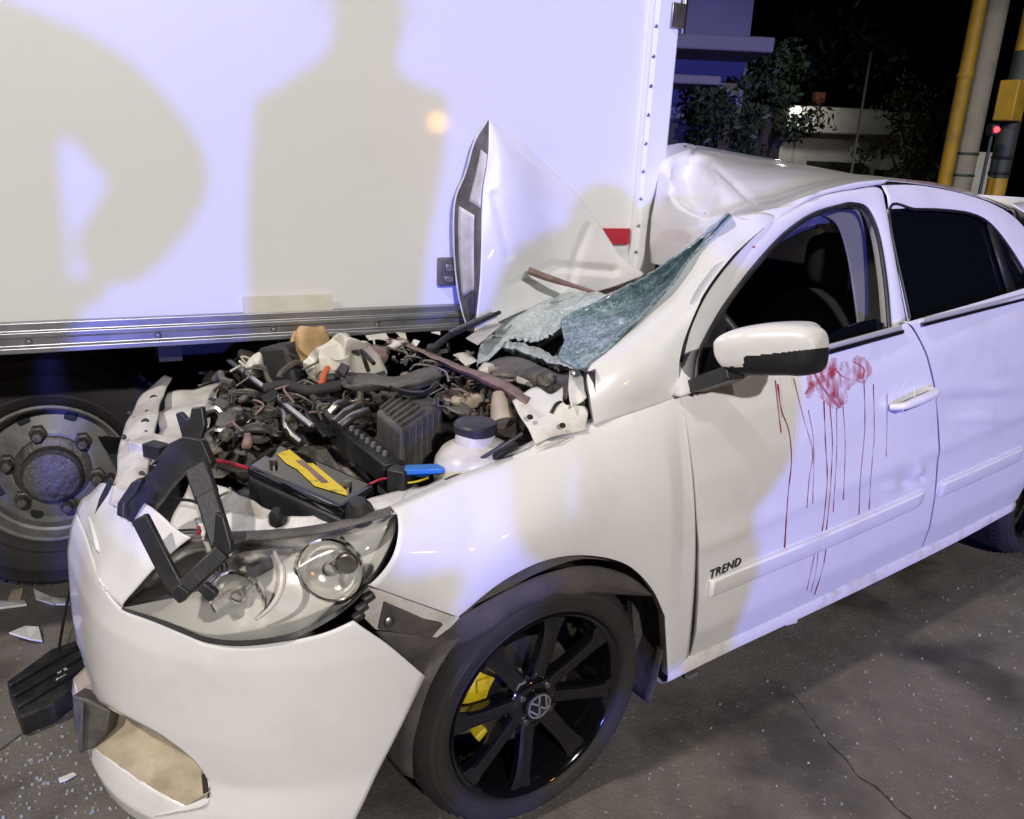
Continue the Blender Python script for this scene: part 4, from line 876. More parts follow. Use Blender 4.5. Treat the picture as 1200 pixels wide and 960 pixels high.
gp([(200, 693), (209, 685), (222, 694), (213, 707)], dA-.01, .02); gp([(230, 692), (239, 683), (253, 694), (252, 700), (245, 706)], dA-.005, .02); gp([(256, 655), (263, 659), (266, 668), (258, 664), (260, 672), (250, 668)], dB-.005, .014)
tube('carrier_wire', [(205, 585, .77), (228, 588, .78), (243, 600, .77), (248, 628, .74)], .003, 'black_plastic', 6)
tube('wing_wire', [(208, 622, .72), (226, 621, .73), (236, 622, .73)], .0025, 'black_plastic', 6)
plate('red_clip', [(230, 616, .735), (235, 615, .735), (236, 623, .73), (231, 625, .73)], 'wire_red', .006)
# battery
bt = [P(289, 545, z=.815), P(329, 519, z=.815), P(439, 567, z=.815), P(400, 595, z=.815)]
m = MB(); cen = np.mean(bt, 0); m.poly([q+np.array([0, 0, -.17]) for q in bt], (0, 0, .145)); bat = m.build('battery', 'black_plastic', car, bevel=.008)
m = MB(); m.poly([cen+(q-cen)*1.02+np.array([0, 0, -.026]) for q in bt], (0, 0, .026)); m.build('battery_lid', 'black_gloss', bat, bevel=.012, seg=3)
bl = [lerp(lerp(bt[0], bt[1], v_), lerp(bt[3], bt[2], v_), u_)+np.array([0, 0, .0012]) for u_, v_ in ((.10, .62), (.14, .90), (.40, .72), (.44, .80), (.90, .46), (.94, .34), (.66, .22), (.40, .44), (.26, .48))]
m = MB(); m.poly(bl, (0, 0, .0008)); m.build('battery_label', 'yellow_label', bat, smooth=False)
bl2 = [lerp(lerp(bt[0], bt[1], v_), lerp(bt[3], bt[2], v_), u_)+np.array([0, 0, .0026]) for u_, v_ in ((.30, .64), (.34, .74), (.52, .62), (.72, .46), (.68, .36), (.48, .54))]
m = MB(); m.poly(bl2, (0, 0, .0006)); m.build('label_print', 'brown_strip', bat, smooth=False)
for u_, v_ in ((.18, .32), (.86, .6)):
    m = MB(); m.lathe([(0, .012), (.008, .012), (.009, 0), (.013, -.002)], 12, lerp(lerp(bt[0], bt[1], v_), lerp(bt[3], bt[2], v_), u_), (0, 0, 1)); m.build('battery_terminal', 'steel', bat)
tube('battery_hose', [(276, 592, .70), (298, 582, .725), (324, 580, .735), (346, 590, .73), (362, 612, .70)], [.024, .027, .028, .027, .024], 'black_plastic', 14, 24)
tube('red_cable', [(240, 540, .77), (262, 541, .785), (290, 549, .79), (300, 556, .76)], .0042, 'wire_red', 8)
tube('red_cable', [(432, 568, .80), (446, 562, .81), (458, 561, .815), (470, 560, .81)], .0028, 'wire_red', 8)
# airbox with ribs and snorkel
at = [P(440, 480, z=.89), P(484, 446, z=.89), P(519, 473, z=.89), P(470, 505, z=.89)]
m = MB(); cen = np.mean(at, 0); m.poly([q+np.array([0, 0, -.2]) for q in at], (0, 0, .2)); ab = m.build('airbox', 'grey_plastic', car, bevel=.012, seg=3)
for i in range(6):
    u_ = .10+i*.16; a = lerp(at[0], at[3], u_); b = lerp(at[1], at[2], u_); m = MB(); m.bar(lerp(a, b, .06)+np.array([0, 0, .003]), lerp(a, b, .60)+np.array([0, 0, .003]), .004, .008); m.build('airbox_rib', 'grey_plastic', ab, bevel=.001)
a = lerp(lerp(at[0], at[3], .35), lerp(at[1], at[2], .35), .72); m = MB(); m.lathe([(0, .006), (.030, .006), (.033, .003)], 24, a, (0, 0, 1)); m.build('airbox_port', 'truck_dark', ab)
for k in range(7):
    q = lerp(at[3], at[2], .08+.14*k)+np.array([.004, .004, -.10]); m = MB(); m.bar(q+np.array([0, 0, .09]), q-np.array([0, 0, .08]), .004, .006, (1, 1, 0)); m.build('airbox_rib', 'grey_plastic', ab)
sheet('intake_duct', [[(398, 440, .90), (430, 438, .91), (460, 442, .915), (490, 432, .93), (512, 428, .94)], [(402, 452, .90), (432, 448, .915), (462, 452, .92), (492, 446, .93), (518, 440, .935)], [(420, 462, .88), (440, 458, .895), (465, 458, .90), (490, 456, .91), (515, 448, .915)]], 28, 14, 'grey_plastic', .006, 12, 4, .003)
sheet('duct_lip', [[(455, 452, .93), (480, 460, .925), (500, 458, .93), (512, 446, .935)], [(458, 458, .92), (482, 464, .915), (503, 462, .92), (517, 450, .925)]], 20, 6, 'black_plastic', .002, 20, 1, .006)
# fuse box edge with teeth
m = MB(); a = P(398, 505, z=.80); b = P(462, 555, z=.80); m.bar(a, b, .05, .05); fbx = m.build('fuse_box', 'black_plastic', car, bevel=.004)
for k in range(9):
    q = lerp(a, b, .12+.1*k)+np.array([.0, -.02, .028]); m = MB(); m.box(q, (.010, .008, .014), rotm('Z', .7)); m.build('fuse', 'interior_grey', fbx)
# brake-fluid / coolant reservoir
c = P(556, 540, z=.835)
def squash(m, c, kx, ky, a=.35):
    R2 = rotm('Z', a); m.v = [tuple(np.asarray(c)+R2@(np.array([kx, ky, 1])*(R2.T@(np.asarray(q)-c)))) for q in m.v]; return m
m = MB(); m.lathe([(.0, -.075), (.075, -.07), (.088, -.05), (.092, -.01), (.088, .012), (.075, .030), (.052, .040), (.046, .044), (.043, .066), (.040, .07), (0, .07)], 36, c, (0, 0, 1)); squash(m, c, 1.02, .85); rv = m.build('coolant_reservoir', 'reservoir', car, angle=35)
c2 = P(568, 500, z=.905)
m = MB(); m.lathe([(.042, -.004), (.045, 0), (.045, .014), (.041, .019), (.030, .021), (0, .021)], 30, c+np.array([0, 0, .066]), (0, 0, 1)); m.build('reservoir_cap', 'black_plastic', rv, angle=30)
m = MB(); m.lathe([(0, .004), (.008, .003), (.009, 0)], 10, c+np.array([.085, .02, -.0]), (1, .3, 0)); m.build('reservoir_nipple', 'reservoir', rv)
tube('black_pipe', [(498, 578, .80), (528, 562, .825), (560, 540, .86), (590, 522, .89), (612, 508, .91)], .0042, 'black_plastic', 8)
tube('black_hose', [(505, 575, .80), (535, 560, .83), (565, 545, .85), (590, 530, .868), (604, 522, .875)], .0085, 'black_plastic', 10)
m = MB(); m.bar(P(474, 551, z=.835), P(521, 549, z=.84), .03, .012); m.build('blue_connector', 'blue_plastic', car, bevel=.003)
tube('connector_strap', [(480, 556, .82), (500, 556, .825), (522, 548, .835)], .004, 'blue_plastic', 6)
m = MB(); m.box(P(468, 562, z=.815), (.035, .04, .05), rotm('Z', .6)); m.build('relay_box', 'black_plastic', car, bevel=.004)
tube('yellow_wire', [(478, 566, .82), (490, 564, .825), (502, 560, .825)], .002, 'yellow', 6)
# cowl: brown strip, wiper arm, plates
sheet('cowl_strip', [[(440, 391, .905), (470, 399, .91), (500, 411, .92), (540, 427, .93), (580, 441, .94), (608, 455, .945), (622, 466, .94)], [(446, 396, .91), (474, 405, .915), (502, 417, .925), (538, 432, .935), (574, 447, .942), (600, 461, .945), (616, 474, .935)], [(452, 399, .895), (478, 409, .90), (505, 421, .91), (536, 436, .92), (568, 451, .925), (592, 464, .925), (604, 478, .915)]], 44, 8, 'brown_strip', .003, 14, 6, .003)
sheet('cowl_panel', [[(560, 428, .91), (600, 418, .93), (650, 436, .95), (684, 440, .97)], [(566, 440, .90), (605, 438, .92), (640, 446, .94), (672, 452, .95)], [(590, 452, .88), (612, 452, .89), (636, 462, .91), (664, 470, .92)]], 24, 12, 'cast', .008, 12, 8)
wa = [P(506, 410, z=.925), P(528, 393, z=.95), P(556, 379, z=.975), P(586, 366, z=1.0)]
m = MB(); m.tube(wa, [.010, .009, .010, .006], 8, 20); wp = m.build('wiper_arm', 'black_plastic', car)
m = MB(); m.bar(lerp(wa[1], wa[2], .0)+np.array([.01, .01, .012]), lerp(wa[2], wa[3], .7)+np.array([.01, .01, .010]), .010, .006); m.build('wiper_blade', 'steel', wp)
m = MB(); m.lathe([(0, .014), (.013, .012), (.017, 0), (.017, -.01)], 14, wa[0], (.2, .3, 1)); m.build('wiper_pivot', 'black_plastic', wp)
plate('cowl_shard', [(546, 396, .95), (578, 374, .97), (588, 380, .965), (560, 404, .94)], 'paint_inner', .003)
# strut-top plates on the near side
sheet('strut_plate', [[(600, 470, .935), (626, 455, .95), (645, 462, .95), (660, 454, .955)], [(608, 484, .925), (630, 474, .935), (648, 476, .94), (662, 474, .945)], [(618, 502, .905), (640, 495, .915), (662, 488, .925), (687, 478, .935)], [(628, 519, .89), (650, 512, .895), (670, 507, .90), (687, 503, .905)]], 24, 20, 'paint_dirty', .004, 16, 3, .003)
sheet('hinge_plate', [[(666, 434, .985), (675, 432, .99), (682, 440, .985)], [(667, 452, .97), (679, 452, .972), (687, 462, .965)], [(670, 478, .945), (676, 474, .945), (684, 470, .95)]], 10, 12, 'paint_dirty', .004, 16, 4, .003)
m = MB(); m.lathe([(0, .008), (.006, .006), (.008, 0)], 10, P(672, 437, z=.99), (.3, .7, .5)); m.build('hinge_bolt', 'steel', car)
for px, py, z_ in ((620, 490, .925), (658, 500, .915)):
    m = MB(); m.lathe([(0, .003), (.006, .0025), (.007, 0)], 10, P(px, py, z=z_)+np.array([0, .003, .003]), (.2, .5, .8)); m.build('plate_hole', 'truck_dark', car)
sheet('bracket_cup', [[(628, 440, .96), (640, 436, .965), (652, 440, .965)], [(630, 450, .94), (640, 454, .94), (650, 448, .945)]], 12, 6, 'cast', .004, 20, 3, .003)
tube('bracket_wire', [(646, 484, .93), (652, 474, .945), (658, 472, .945), (660, 480, .935)], .004, 'black_plastic', 6)
tube('strut_cone', [(590, 496, .88), (586, 476, .91), (584, 462, .93)], [.03, .022, .014], 'beige_plastic', 12, 12)
# far side of the bay: ripped tank, foam, sooty black box
def blob(name, px, py, z_, rx, ry, rz, mt, amp, sc_, seed, rot=0, par=None, nu=22, nv=14):
    c = P(px, py, z=z_); g = []
    for a in np.linspace(.001, math.pi-.001, nv):
        g.append([np.array([math.sin(a)*math.cos(b), math.sin(a)*math.sin(b), math.cos(a)]) for b in np.linspace(0, 2*math.pi, nu, endpoint=False)])
    g = np.array(g); g = np.sign(g)*np.abs(g)**.75*np.array([rx, ry, rz]); g = g@rotm('Z', rot).T+c; g = crumple(g, amp, sc_, seed)
    m = MB(); m.grid(g, cu=True); return m.build(name, mt, par or car, angle=45)
blob('washer_tank', 408, 424, .90, .095, .075, .055, 'reservoir', .05, 17, 3, .5, None, 40, 26)
tube('tank_strap', [(386, 410, .93), (404, 404, .945), (424, 412, .94), (438, 426, .925)], .006, 'black_plastic', 8)
plate('tank_clip', [(394, 432, .935), (400, 424, .94), (410, 428, .94), (404, 440, .93)], 'black_plastic', .012)
plate('tank_clip', [(382, 404, .94), (412, 402, .95), (424, 412, .945), (410, 410, .945)], 'black_plastic', .008)
blob('torn_foam', 368, 408, .915, .05, .035, .055, 'foam', .03, 16, 5, .4); blob('torn_foam', 352, 402, .92, .03, .03, .03, 'foam', .03, 20, 15, .4); blob('torn_foam', 300, 428, .87, .034, .022, .026, 'reservoir', .02, 22, 9, .4)
m = MB(); c = P(338, 430, z=.86); m.box(c, (.12, .13, .13), rotm('Z', .5)@rotm('X', .25), .82); m.build('black_housing', 'truck_dark', car, bevel=.012)
m = MB(); m.bar(P(268, 422, z=.865), P(366, 500, z=.86), .014, .008); m.build('hood_stay', 'black_plastic', car)
for a, b in (((269, 423), (309, 453)), ((334, 474), (365, 499))):
    m = MB(); m.bar(P(a[0], a[1], z=.872), P(b[0], b[1], z=.872), .011, .006); m.build('stay_cover', 'emblem', car, bevel=.001)
tube('orange_pipe', [(376, 452, .89), (381, 438, .905), (386, 426, .915)], .008, 'orange', 8)
tube('thick_hose', [(310, 456, .87), (335, 452, .88), (362, 458, .88), (400, 452, .89), (440, 446, .90), (466, 450, .90)], .014, 'rubber', 10, 40)
tube('thick_hose', [(384, 444, .895), (410, 442, .90), (430, 446, .90), (452, 440, .91)], .013, 'black_plastic', 10, 30)
tube('metal_tube', [(364, 462, .87), (378, 478, .86), (392, 494, .85)], .008, 'cast', 8)
for k, (a, b) in enumerate((((386, 484), (404, 472)), ((392, 496), (420, 476)), ((398, 500), (430, 482)))):
    tube('coolant_pipe', [(a[0], a[1], .86), ((a[0]+b[0])/2, (a[1]+b[1])/2-3, .875), (b[0], b[1], .87)], .010, 'steel', 10)
# black gap strips & soot behind, near the rail
for pts, mt in (([(428, 393, .92), (452, 390, .925), (456, 396, .92), (432, 398, .915)], 'paint_inner'), ([(464, 389, .93), (475, 390, .93), (477, 397, .925), (470, 396, .925)], 'reservoir'), ([(505, 389, .94), (516, 388, .94), (516, 392, .937)], 'paint_inner')):
    plate('paint_shard', pts, mt, .003)
# engine: castings, pipes, brackets crushed together
rnd = random.Random(23)
m = MB(); gx = np.array([[P(lerp(240, 480, u_), lerp(560, 430, v_)+u_*8, z=.70+.07*v_+.05*noise.noise(Vector((u_*5, v_*5, 3)))) for u_ in np.linspace(0, 1, 40)] for v_ in np.linspace(0, 1, 30)]); m.grid(crumple(gx, .05, 14, 50, True)); eng = m.build('engine_block', 'oily', car, angle=25)
poly_px = [(246, 470), (262, 448), (300, 455), (345, 460), (400, 462), (440, 470), (400, 496), (335, 506), (285, 514), (262, 536), (244, 520)]
def inside(u_, v_, pl):
    r = False; j = len(pl)-1
    for i in range(len(pl)):
        if (pl[i][1] > v_) != (pl[j][1] > v_) and u_ < (pl[j][0]-pl[i][0])*(v_-pl[i][1])/(pl[j][1]-pl[i][1])+pl[i][0]: r = not r
        j = i
    return r
def scatter(n, pl, zf, seed, size, kinds, mats):
    rnd = random.Random(seed); us = [q[0] for q in pl]; vs = [q[1] for q in pl]; k = 0
    while k < n:
        u_, v_ = rnd.uniform(min(us), max(us)), rnd.uniform(min(vs), max(vs))
        if not inside(u_, v_, pl): continue
        k += 1; kd = rnd.choice(kinds); mt = rnd.choice(mats); z_ = zf(u_, v_)+rnd.uniform(-.02, .02); s_ = rnd.uniform(.6, 1.4)*size
        c = P(u_, v_, z=z_); m = MB(); rt = rotm('Z', rnd.uniform(0, 3))@rotm('X', rnd.uniform(-.7, .7))@rotm('Y', rnd.uniform(-.7, .7))
        if kd == 'casting':
            blob('casting', u_, v_, z_, s_*rnd.uniform(.8, 1.5), s_*rnd.uniform(.5, 1), s_*rnd.uniform(.5, .9), mt, s_*.9, 22, k*3.1+seed, rnd.uniform(0, 3), None, 14, 10); continue
        if kd == 'bracket':
            L1 = s_*1.6; m.box(c, (L1, s_*.7, .004), rt); m.box(c+rt@np.array([L1*.5, 0, s_*.3]), (.004, s_*.7, s_*.6), rt); m.build('bracket', mt, car, bevel=.001); continue
        if kd == 'pipe':
            a = c+rt@np.array([-s_*1.8, 0, 0]); b = c+rt@np.array([s_*1.8, 0, 0]); m.tube([a, lerp(a, b, .35)+np.array([0, 0, s_*.7]), lerp(a, b, .7)+np.array([s_*.4, 0, s_*.3]), b], rnd.uniform(.005, .011), 8, 16); m.build('pipe', mt, car); continue
        if kd == 'bolt':
            m.lathe([(.0, .012), (.008, .010), (.010, .004), (.014, 0), (.014, -.008)], 10, c, rt@np.array([0, 0, 1.])); m.build('bolt', mt, car); continue
        if kd == 'pulley':
            m.lathe([(.012, .012), (.03, .01), (.034, .004), (.028, 0), (.034, -.006), (.03, -.012)], 20, c, rt@np.array([0, .6, .8])); m.build('pulley', mt, car); continue
        if kd == 'wire':
            a = c; b = c+np.array([rnd.uniform(-.09, .09), rnd.uniform(-.09, .09), rnd.uniform(-.02, .02)]); m.tube([a, lerp(a, b, .3)+np.array([.01, 0, .025]), lerp(a, b, .7)+np.array([-.015, .01, .02]), b], .0028, 6, 14); m.build('wire', mt, car)
            continue
        if kd == 'rag':
            g = np.array([[c+rt@np.array([a, b, 0])*s_ for a in np.linspace(-1, 1, 9)] for b in np.linspace(-.7, .7, 7)]); m.grid(crumple(g, s_*.9, 20, k+seed)); m.build('bent_sheet', mt, car, solid=.0015, angle=25)
zf = lambda u_, v_: .80+(500-v_)*.0008
scatter(46, poly_px, zf, 3, .028, ['casting', 'casting', 'bracket', 'pipe', 'rag', 'pulley', 'wire'], ['oily', 'cast', 'oily', 'cast', 'steel', 'black_plastic', 'grey_plastic'])
p2 = [(430, 400), (470, 398), (520, 412), (545, 404), (560, 425), (520, 425), (480, 430), (440, 428)]
scatter(20, p2, lambda u_, v_: .90, 11, .022, ['casting', 'rag', 'bracket', 'rag', 'wire'], ['oily', 'brown_strip', 'cast', 'black_plastic', 'paint_inner'])
p3 = [(520, 440), (560, 445), (600, 470), (610, 490), (560, 490), (520, 480)]
scatter(26, p3, lambda u_, v_: .87, 17, .024, ['casting', 'pipe', 'bracket', 'rag', 'wire', 'bolt'], ['oily', 'brown_strip', 'cast', 'beige_plastic', 'black_plastic', 'steel'])
p4 = [(278, 420), (330, 400), (350, 390), (330, 410), (300, 440), (285, 440)]
scatter(10, p4, lambda u_, v_: .86, 29, .02, ['rag', 'casting', 'wire'], ['oily', 'reservoir', 'cast', 'black_plastic'])
p5 = [(400, 500), (460, 510), (510, 520), (515, 550), (470, 560), (440, 555)]
scatter(14, p5, lambda u_, v_: .74, 31, .022, ['casting', 'pipe', 'wire', 'bracket'], ['oily', 'black_plastic', 'cast'])
p6 = [(555, 430), (600, 432), (650, 448), (655, 470), (620, 452), (570, 445)]
scatter(12, p6, lambda u_, v_: .90, 37, .02, ['rag', 'bracket', 'casting'], ['brown_strip', 'cast', 'paint_inner', 'oily'])

pall = [(250, 470), (262, 446), (300, 440), (330, 420), (400, 430), (440, 400), (520, 410), (560, 430), (610, 465), (600, 490), (540, 490), (520, 440), (440, 460), (400, 494), (335, 504), (262, 530)]
scatter(70, pall, lambda u_, v_: .855+(480-v_)*.0007, 53, .013, ['wire', 'wire', 'bracket', 'bolt', 'rag', 'casting', 'wire'], ['oily', 'oily', 'cast', 'black_plastic', 'brown_strip', 'oily', 'interior_grey'])
scatter(34, pall, lambda u_, v_: .845+(480-v_)*.0007, 71, .026, ['wire', 'pipe', 'rag'], ['oily', 'black_plastic', 'rubber', 'cast'])
scatter(16, [(262, 560), (300, 570), (350, 590), (420, 600), (470, 575), (440, 590), (360, 610), (280, 590)], lambda u_, v_: .74, 77, .014, ['wire', 'bolt', 'wire'], ['black_plastic', 'oily', 'steel'])
# ------------------------------------------------------------------ cabin
hg = gr[::4, 34::4]+np.array([0, -.015, -.035]); m = MB(); m.grid(hg); m.build('headliner', 'headliner', car)
m = MB(); rws = []
for x, z_ in ((-.42, .90), (-.50, .965), (-.62, .985), (-.76, .96), (-.80, .88), (-.78, .70)): rws.append([np.array([x-.04*math.sin(math.pi*(y_+.5)/1.2), y_, z_]) for y_ in np.linspace(.70, -.35, 16)])
m.grid(np.array(rws)); m.build('dashboard', 'fabric', car, solid=.01)
c = np.array([-.88, .36, .93]); ax = np.array([-.85, 0, .52]); ax /= np.linalg.norm(ax); e1 = np.array([0, 1., 0]); e2 = np.cross(ax, e1)
m = MB(); m.tube([c+.18*(math.cos(a)*e1+math.sin(a)*e2) for a in np.linspace(0, 2*math.pi, 41)], .014, 10, None, False); sw = m.build('steering_wheel', 'black_plastic', car)
for a in (0, math.pi, -math.pi/2):
    m = MB(); m.bar(c-ax*.02, c+.175*(math.cos(a)*e1+math.sin(a)*e2), .035, .014, ax); m.build('wheel_spoke', 'black_plastic', sw, bevel=.004)
m = MB(); m.tube([c-ax*.03, c-ax*.25+np.array([.1, 0, -.06])], .03, 10); m.build('steering_column', 'black_plastic', sw)
def seat(y0):
    e = empty('seat', (0, 0, 0)); e.parent = car
    S_ = lambda cs: np.stack([cru(np.array(cs)[:, j], 22) for j in range(24)], 1)
    back = S_([superell((-1.32-(z_-.5)*.32, y0, z_), (.07*k, 0, .02), (0, w_, 0), 24, 3) for z_, w_, k in ((.42, .20, .8), (.55, .245, 1), (.75, .25, 1), (.92, .22, .95), (1.0, .17, .7), (1.03, .10, .3))])
    m = MB(); m.grid(back, cu=True); m.build('backrest', 'fabric', e)
    cus = S_([superell((x, y0, .42+dz), (0, 0, .07*k), (0, .25, 0), 24, 3) for x, dz, k in ((-1.38, -.02, .8), (-1.25, 0, 1), (-1.05, .02, 1), (-.90, .03, .9), (-.86, .02, .4))])
    m = MB(); m.grid(cus, cu=True); m.build('cushion', 'fabric', e)
    hr = S_([superell((-1.52, y0, z_), (.05*k, 0, 0), (0, .13*k, 0), 24, 3) for z_, k in ((1.05, .5), (1.07, .9), (1.13, 1), (1.20, .95), (1.23, .6))])
    m = MB(); m.grid(hr, cu=True); m.build('headrest', 'fabric', e)
    for d_ in (-.05, .05):
        m = MB(); m.tube([(-1.50, y0+d_, .98), (-1.52, y0+d_, 1.10)], .006, 8); m.build('headrest_post', 'steel', e)
    m = MB(); m.box((-1.12, y0, .31), (.5, .44, .12)); m.build('seat_base', 'truck_dark', e)
seat(.37); seat(-.30)
# centre pillar trim and belt seen through the open window
pl_ = [[(958, 250, .57), (985, 246, .575), (1008, 246, .58), (1018, 252, .585)], [(980, 262, .58), (996, 264, .585), (1010, 268, .59), (1024, 275, .595)], [(992, 295, .60), (1004, 298, .605), (1016, 302, .61), (1031, 310, .615)], [(1000, 340, .635), (1010, 342, .64), (1020, 345, .645), (1036, 350, .65)], [(1006, 385, .67), (1014, 386, .675), (1024, 386, .68), (1040, 386, .685)]]
m = MB(); m.grid(surf([[Y(*q) for q in r] for r in pl_], 16, 40)); m.build('centre_pillar_trim', 'interior_grey', car, solid=.004)
m = MB(); m.grid(np.array([[Y(990, 270, .57), Y(994, 268, .57)], [Y(1001, 310, .58), Y(1006, 309, .58)], [Y(1007, 345, .60), Y(1011, 345, .60)], [Y(1009, 390, .63), Y(1014, 390, .63)]])); m.build('seat_belt', 'fabric', car, solid=.002)
m = MB(); m.tube([Y(905, 285, .5), Y(925, 268, .5), Y(955, 258, .52), Y(975, 256, .54)], .014, 10, 20); m.build('grab_rail_trim', 'headliner', car)
m = MB(); m.grid(surf([[Y(905, 280, .45), Y(930, 262, .47), Y(955, 252, .5)], [Y(915, 284, .4), Y(935, 274, .4), Y(960, 266, .42)]], 12, 6)); m.build('loose_headliner', 'headliner', car, solid=.003)
m = MB(); m.box((-2.0, 0, .75), (.12, 1.2, .6)); m.build('rear_seat', 'fabric', car, bevel=.05)
m = MB(); m.grid(np.array([[fd[0][k]+np.array([0, -.05, -.005]) for k in range(0, 120, 10)], [fd[36][k]+np.array([0, -.09, 0]) for k in range(0, 120, 10)], [fd[71][k]+np.array([0, -.06, 0]) for k in range(0, 120, 10)]])); m.build('door_card', 'fabric', fdoor, solid=.01)

# ------------------------------------------------------------------ stains on the driver's door
def smear_mat(name, col, sx, th0, th1, seed, amax=.8):
    m = bpy.data.materials.new(name); m.use_nodes = True; t = m.node_tree; b = t.nodes['Principled BSDF']; L = t.links.new
    b.inputs['Base Color'].default_value = (*col, 1); b.inputs['Roughness'].default_value = .3
    tc = t.nodes.new('ShaderNodeTexCoord'); mp = t.nodes.new('ShaderNodeMapping'); mp.inputs['Scale'].default_value = sx; mp.inputs['Location'].default_value = (seed, 0, 0); mp.inputs['Rotation'].default_value = (0, .35, 0)
    n = t.nodes.new('ShaderNodeTexNoise'); n.inputs['Scale'].default_value = 1; n.inputs['Detail'].default_value = 7; n.inputs['Roughness'].default_value = .62
    L(tc.outputs['Object'], mp.inputs[0]); L(mp.outputs[0], n.inputs['Vector']); r = t.nodes.new('ShaderNodeValToRGB'); r.color_ramp.elements[0].position = th0; r.color_ramp.elements[1].position = th1
    r.color_ramp.elements[1].color = (amax, amax, amax, 1); L(n.outputs[0], r.inputs[0]); L(r.outputs[0], b.inputs['Alpha']); M[name] = m
smear_mat('smear', (.52, .05, .08), (46, 1, 20), .38, .72, 2, .7)
smear_mat('wash', (.50, .47, .46), (60, 1, 5), .55, .80, 5)
def decal_sheet(name, rows, mt, nu, nv, off=.0016, keys=('fdoor',)):
    a = np.array([cru(np.array(r, float), nu) for r in rows]); a = np.stack([cru(a[:, j], nv) for j in range(nu)], 1)
    g = [[hit(list(keys), *q, off)[0] for q in r] for r in a]
    if any(h is None for r in g for h in r): return
    m = MB(); m.grid(np.array(g)); return m.build(name, mt, fdoor)
def ribbon(path, w0, mt='smear', off=.0015):
    p = cr(np.array(path, float), 22); t = np.gradient(p, axis=0); t /= np.linalg.norm(t, axis=1)[:, None]; n_ = np.stack([-t[:, 1], t[:, 0]], 1); g = []
    for s_ in np.linspace(-1, 1, 6):
        r = []
        for k in range(22):
            ww = w0*(.35+.65*math.sin(math.pi*min(1, max(0, (k+1)/23)))**.6)*(1+.5*noise.noise(Vector((k*.5, s_, path[0][0]*.1)))); h, _ = hit(['fdoor'], *(p[k]+n_[k]*s_*ww), off)
            if h is None: return
            r.append(h)
        g.append(r)
    m = MB(); m.grid(np.array(g)); m.build('dark_red_smear', mt, fdoor)
for k, (path, w0) in enumerate((([(953, 424), (956, 440), (966, 458), (984, 477)], 9), ([(975, 420), (978, 440), (984, 460), (988, 474)], 7), ([(1000, 420), (1013, 432), (1006, 448)], 8), ([(984, 426), (998, 438), (990, 456)], 8), ([(966, 424), (972, 446), (980, 466)], 7), ([(944, 462), (952, 450), (968, 442), (985, 432)], 4), ([(946, 440), (950, 455), (944, 466)], 4))):
    ribbon(path, w0, 'smear', .0014+.0003*k)
decal_sheet('grey_water_marks', [[(905, 444), (935, 442), (965, 440)], [(912, 480), (940, 480), (968, 480)], [(925, 520), (948, 520), (972, 520)]], 'wash', 14, 14)
smear_mat('mud', (.26, .22, .17), (14, 14, 14), .50, .95, 3, .45)
decal_sheet('road_dirt', [[(814, 712), (900, 675), (1000, 632), (1072, 600)], [(812, 742), (902, 703), (1000, 660), (1075, 625)], [(811, 765), (905, 723), (1000, 678), (1075, 643)]], 'mud', 50, 14, .0011)
decal_sheet('road_dirt', [[(640, 640), (690, 634), (740, 648), (775, 690)], [(640, 654), (690, 648), (738, 660), (774, 706)]], 'mud', 30, 8, .0011, ('fender',))
mat('chip', (.10, .085, .075), .7)
_rc = random.Random(13)
def chip(keys, px, py, s_, par, mt='chip'):
    n_ = _rc.randint(5, 7); pts = []
    for k in range(n_):
        a = 2*math.pi*k/n_+_rc.uniform(-.3, .3); r_ = s_*_rc.uniform(.4, 1.1); h, _ = hit(keys, px+math.cos(a)*r_*1.5, py+math.sin(a)*r_*.8, .0012)
        if h is None: return
        pts.append(h)
    m = MB(); m.add(pts, [tuple(range(n_))]); m.build('paint_chip', mt, par, smooth=False)
for px, py in ((440, 690), (457, 696), (478, 704), (500, 711), (520, 717)): chip(['fender'], px, py, _rc.uniform(.8, 1.8), car)
for px, py in ((803, 172), (812, 180), (826, 250)): chip(['roof'], px, py, _rc.uniform(.8, 1.6), car)
for px, py, s_ in ((819, 297, 2.6), (821, 305, 1.6), (883, 290, 1.8), (852, 262, 1.6), (843, 278, 1.0), (868, 262, 1.2)): chip(['apillar', 'fframe'], px, py, s_, car, 'blood')
def run(px, w_, mt='blood'):
    c = [hit(['fdoor', 'fframe', 'apillar', 'roof'], u_, v_, .0018) for u_, v_ in cr(np.array(px, float), max(6, int(abs(px[-1][1]-px[0][1])/7)))]
    c = [q for q in c if q[0] is not None]
    if len(c) < 3: return
    k = len(c); g = [[], []]
    for i, (q, n_) in enumerate(c):
        ww = w_*(.62+.75*noise.noise(Vector((i*.45, px[0][0], 0)))+.6*(i >= k-2)+.5*max(0, 1-i/4)); g[0].append(q-np.array([ww/2, 0, 0])); g[1].append(q+np.array([ww/2, 0, 0]))
    m = MB(); m.grid(np.array(g)); m.build('dark_red_run', mt, fdoor)
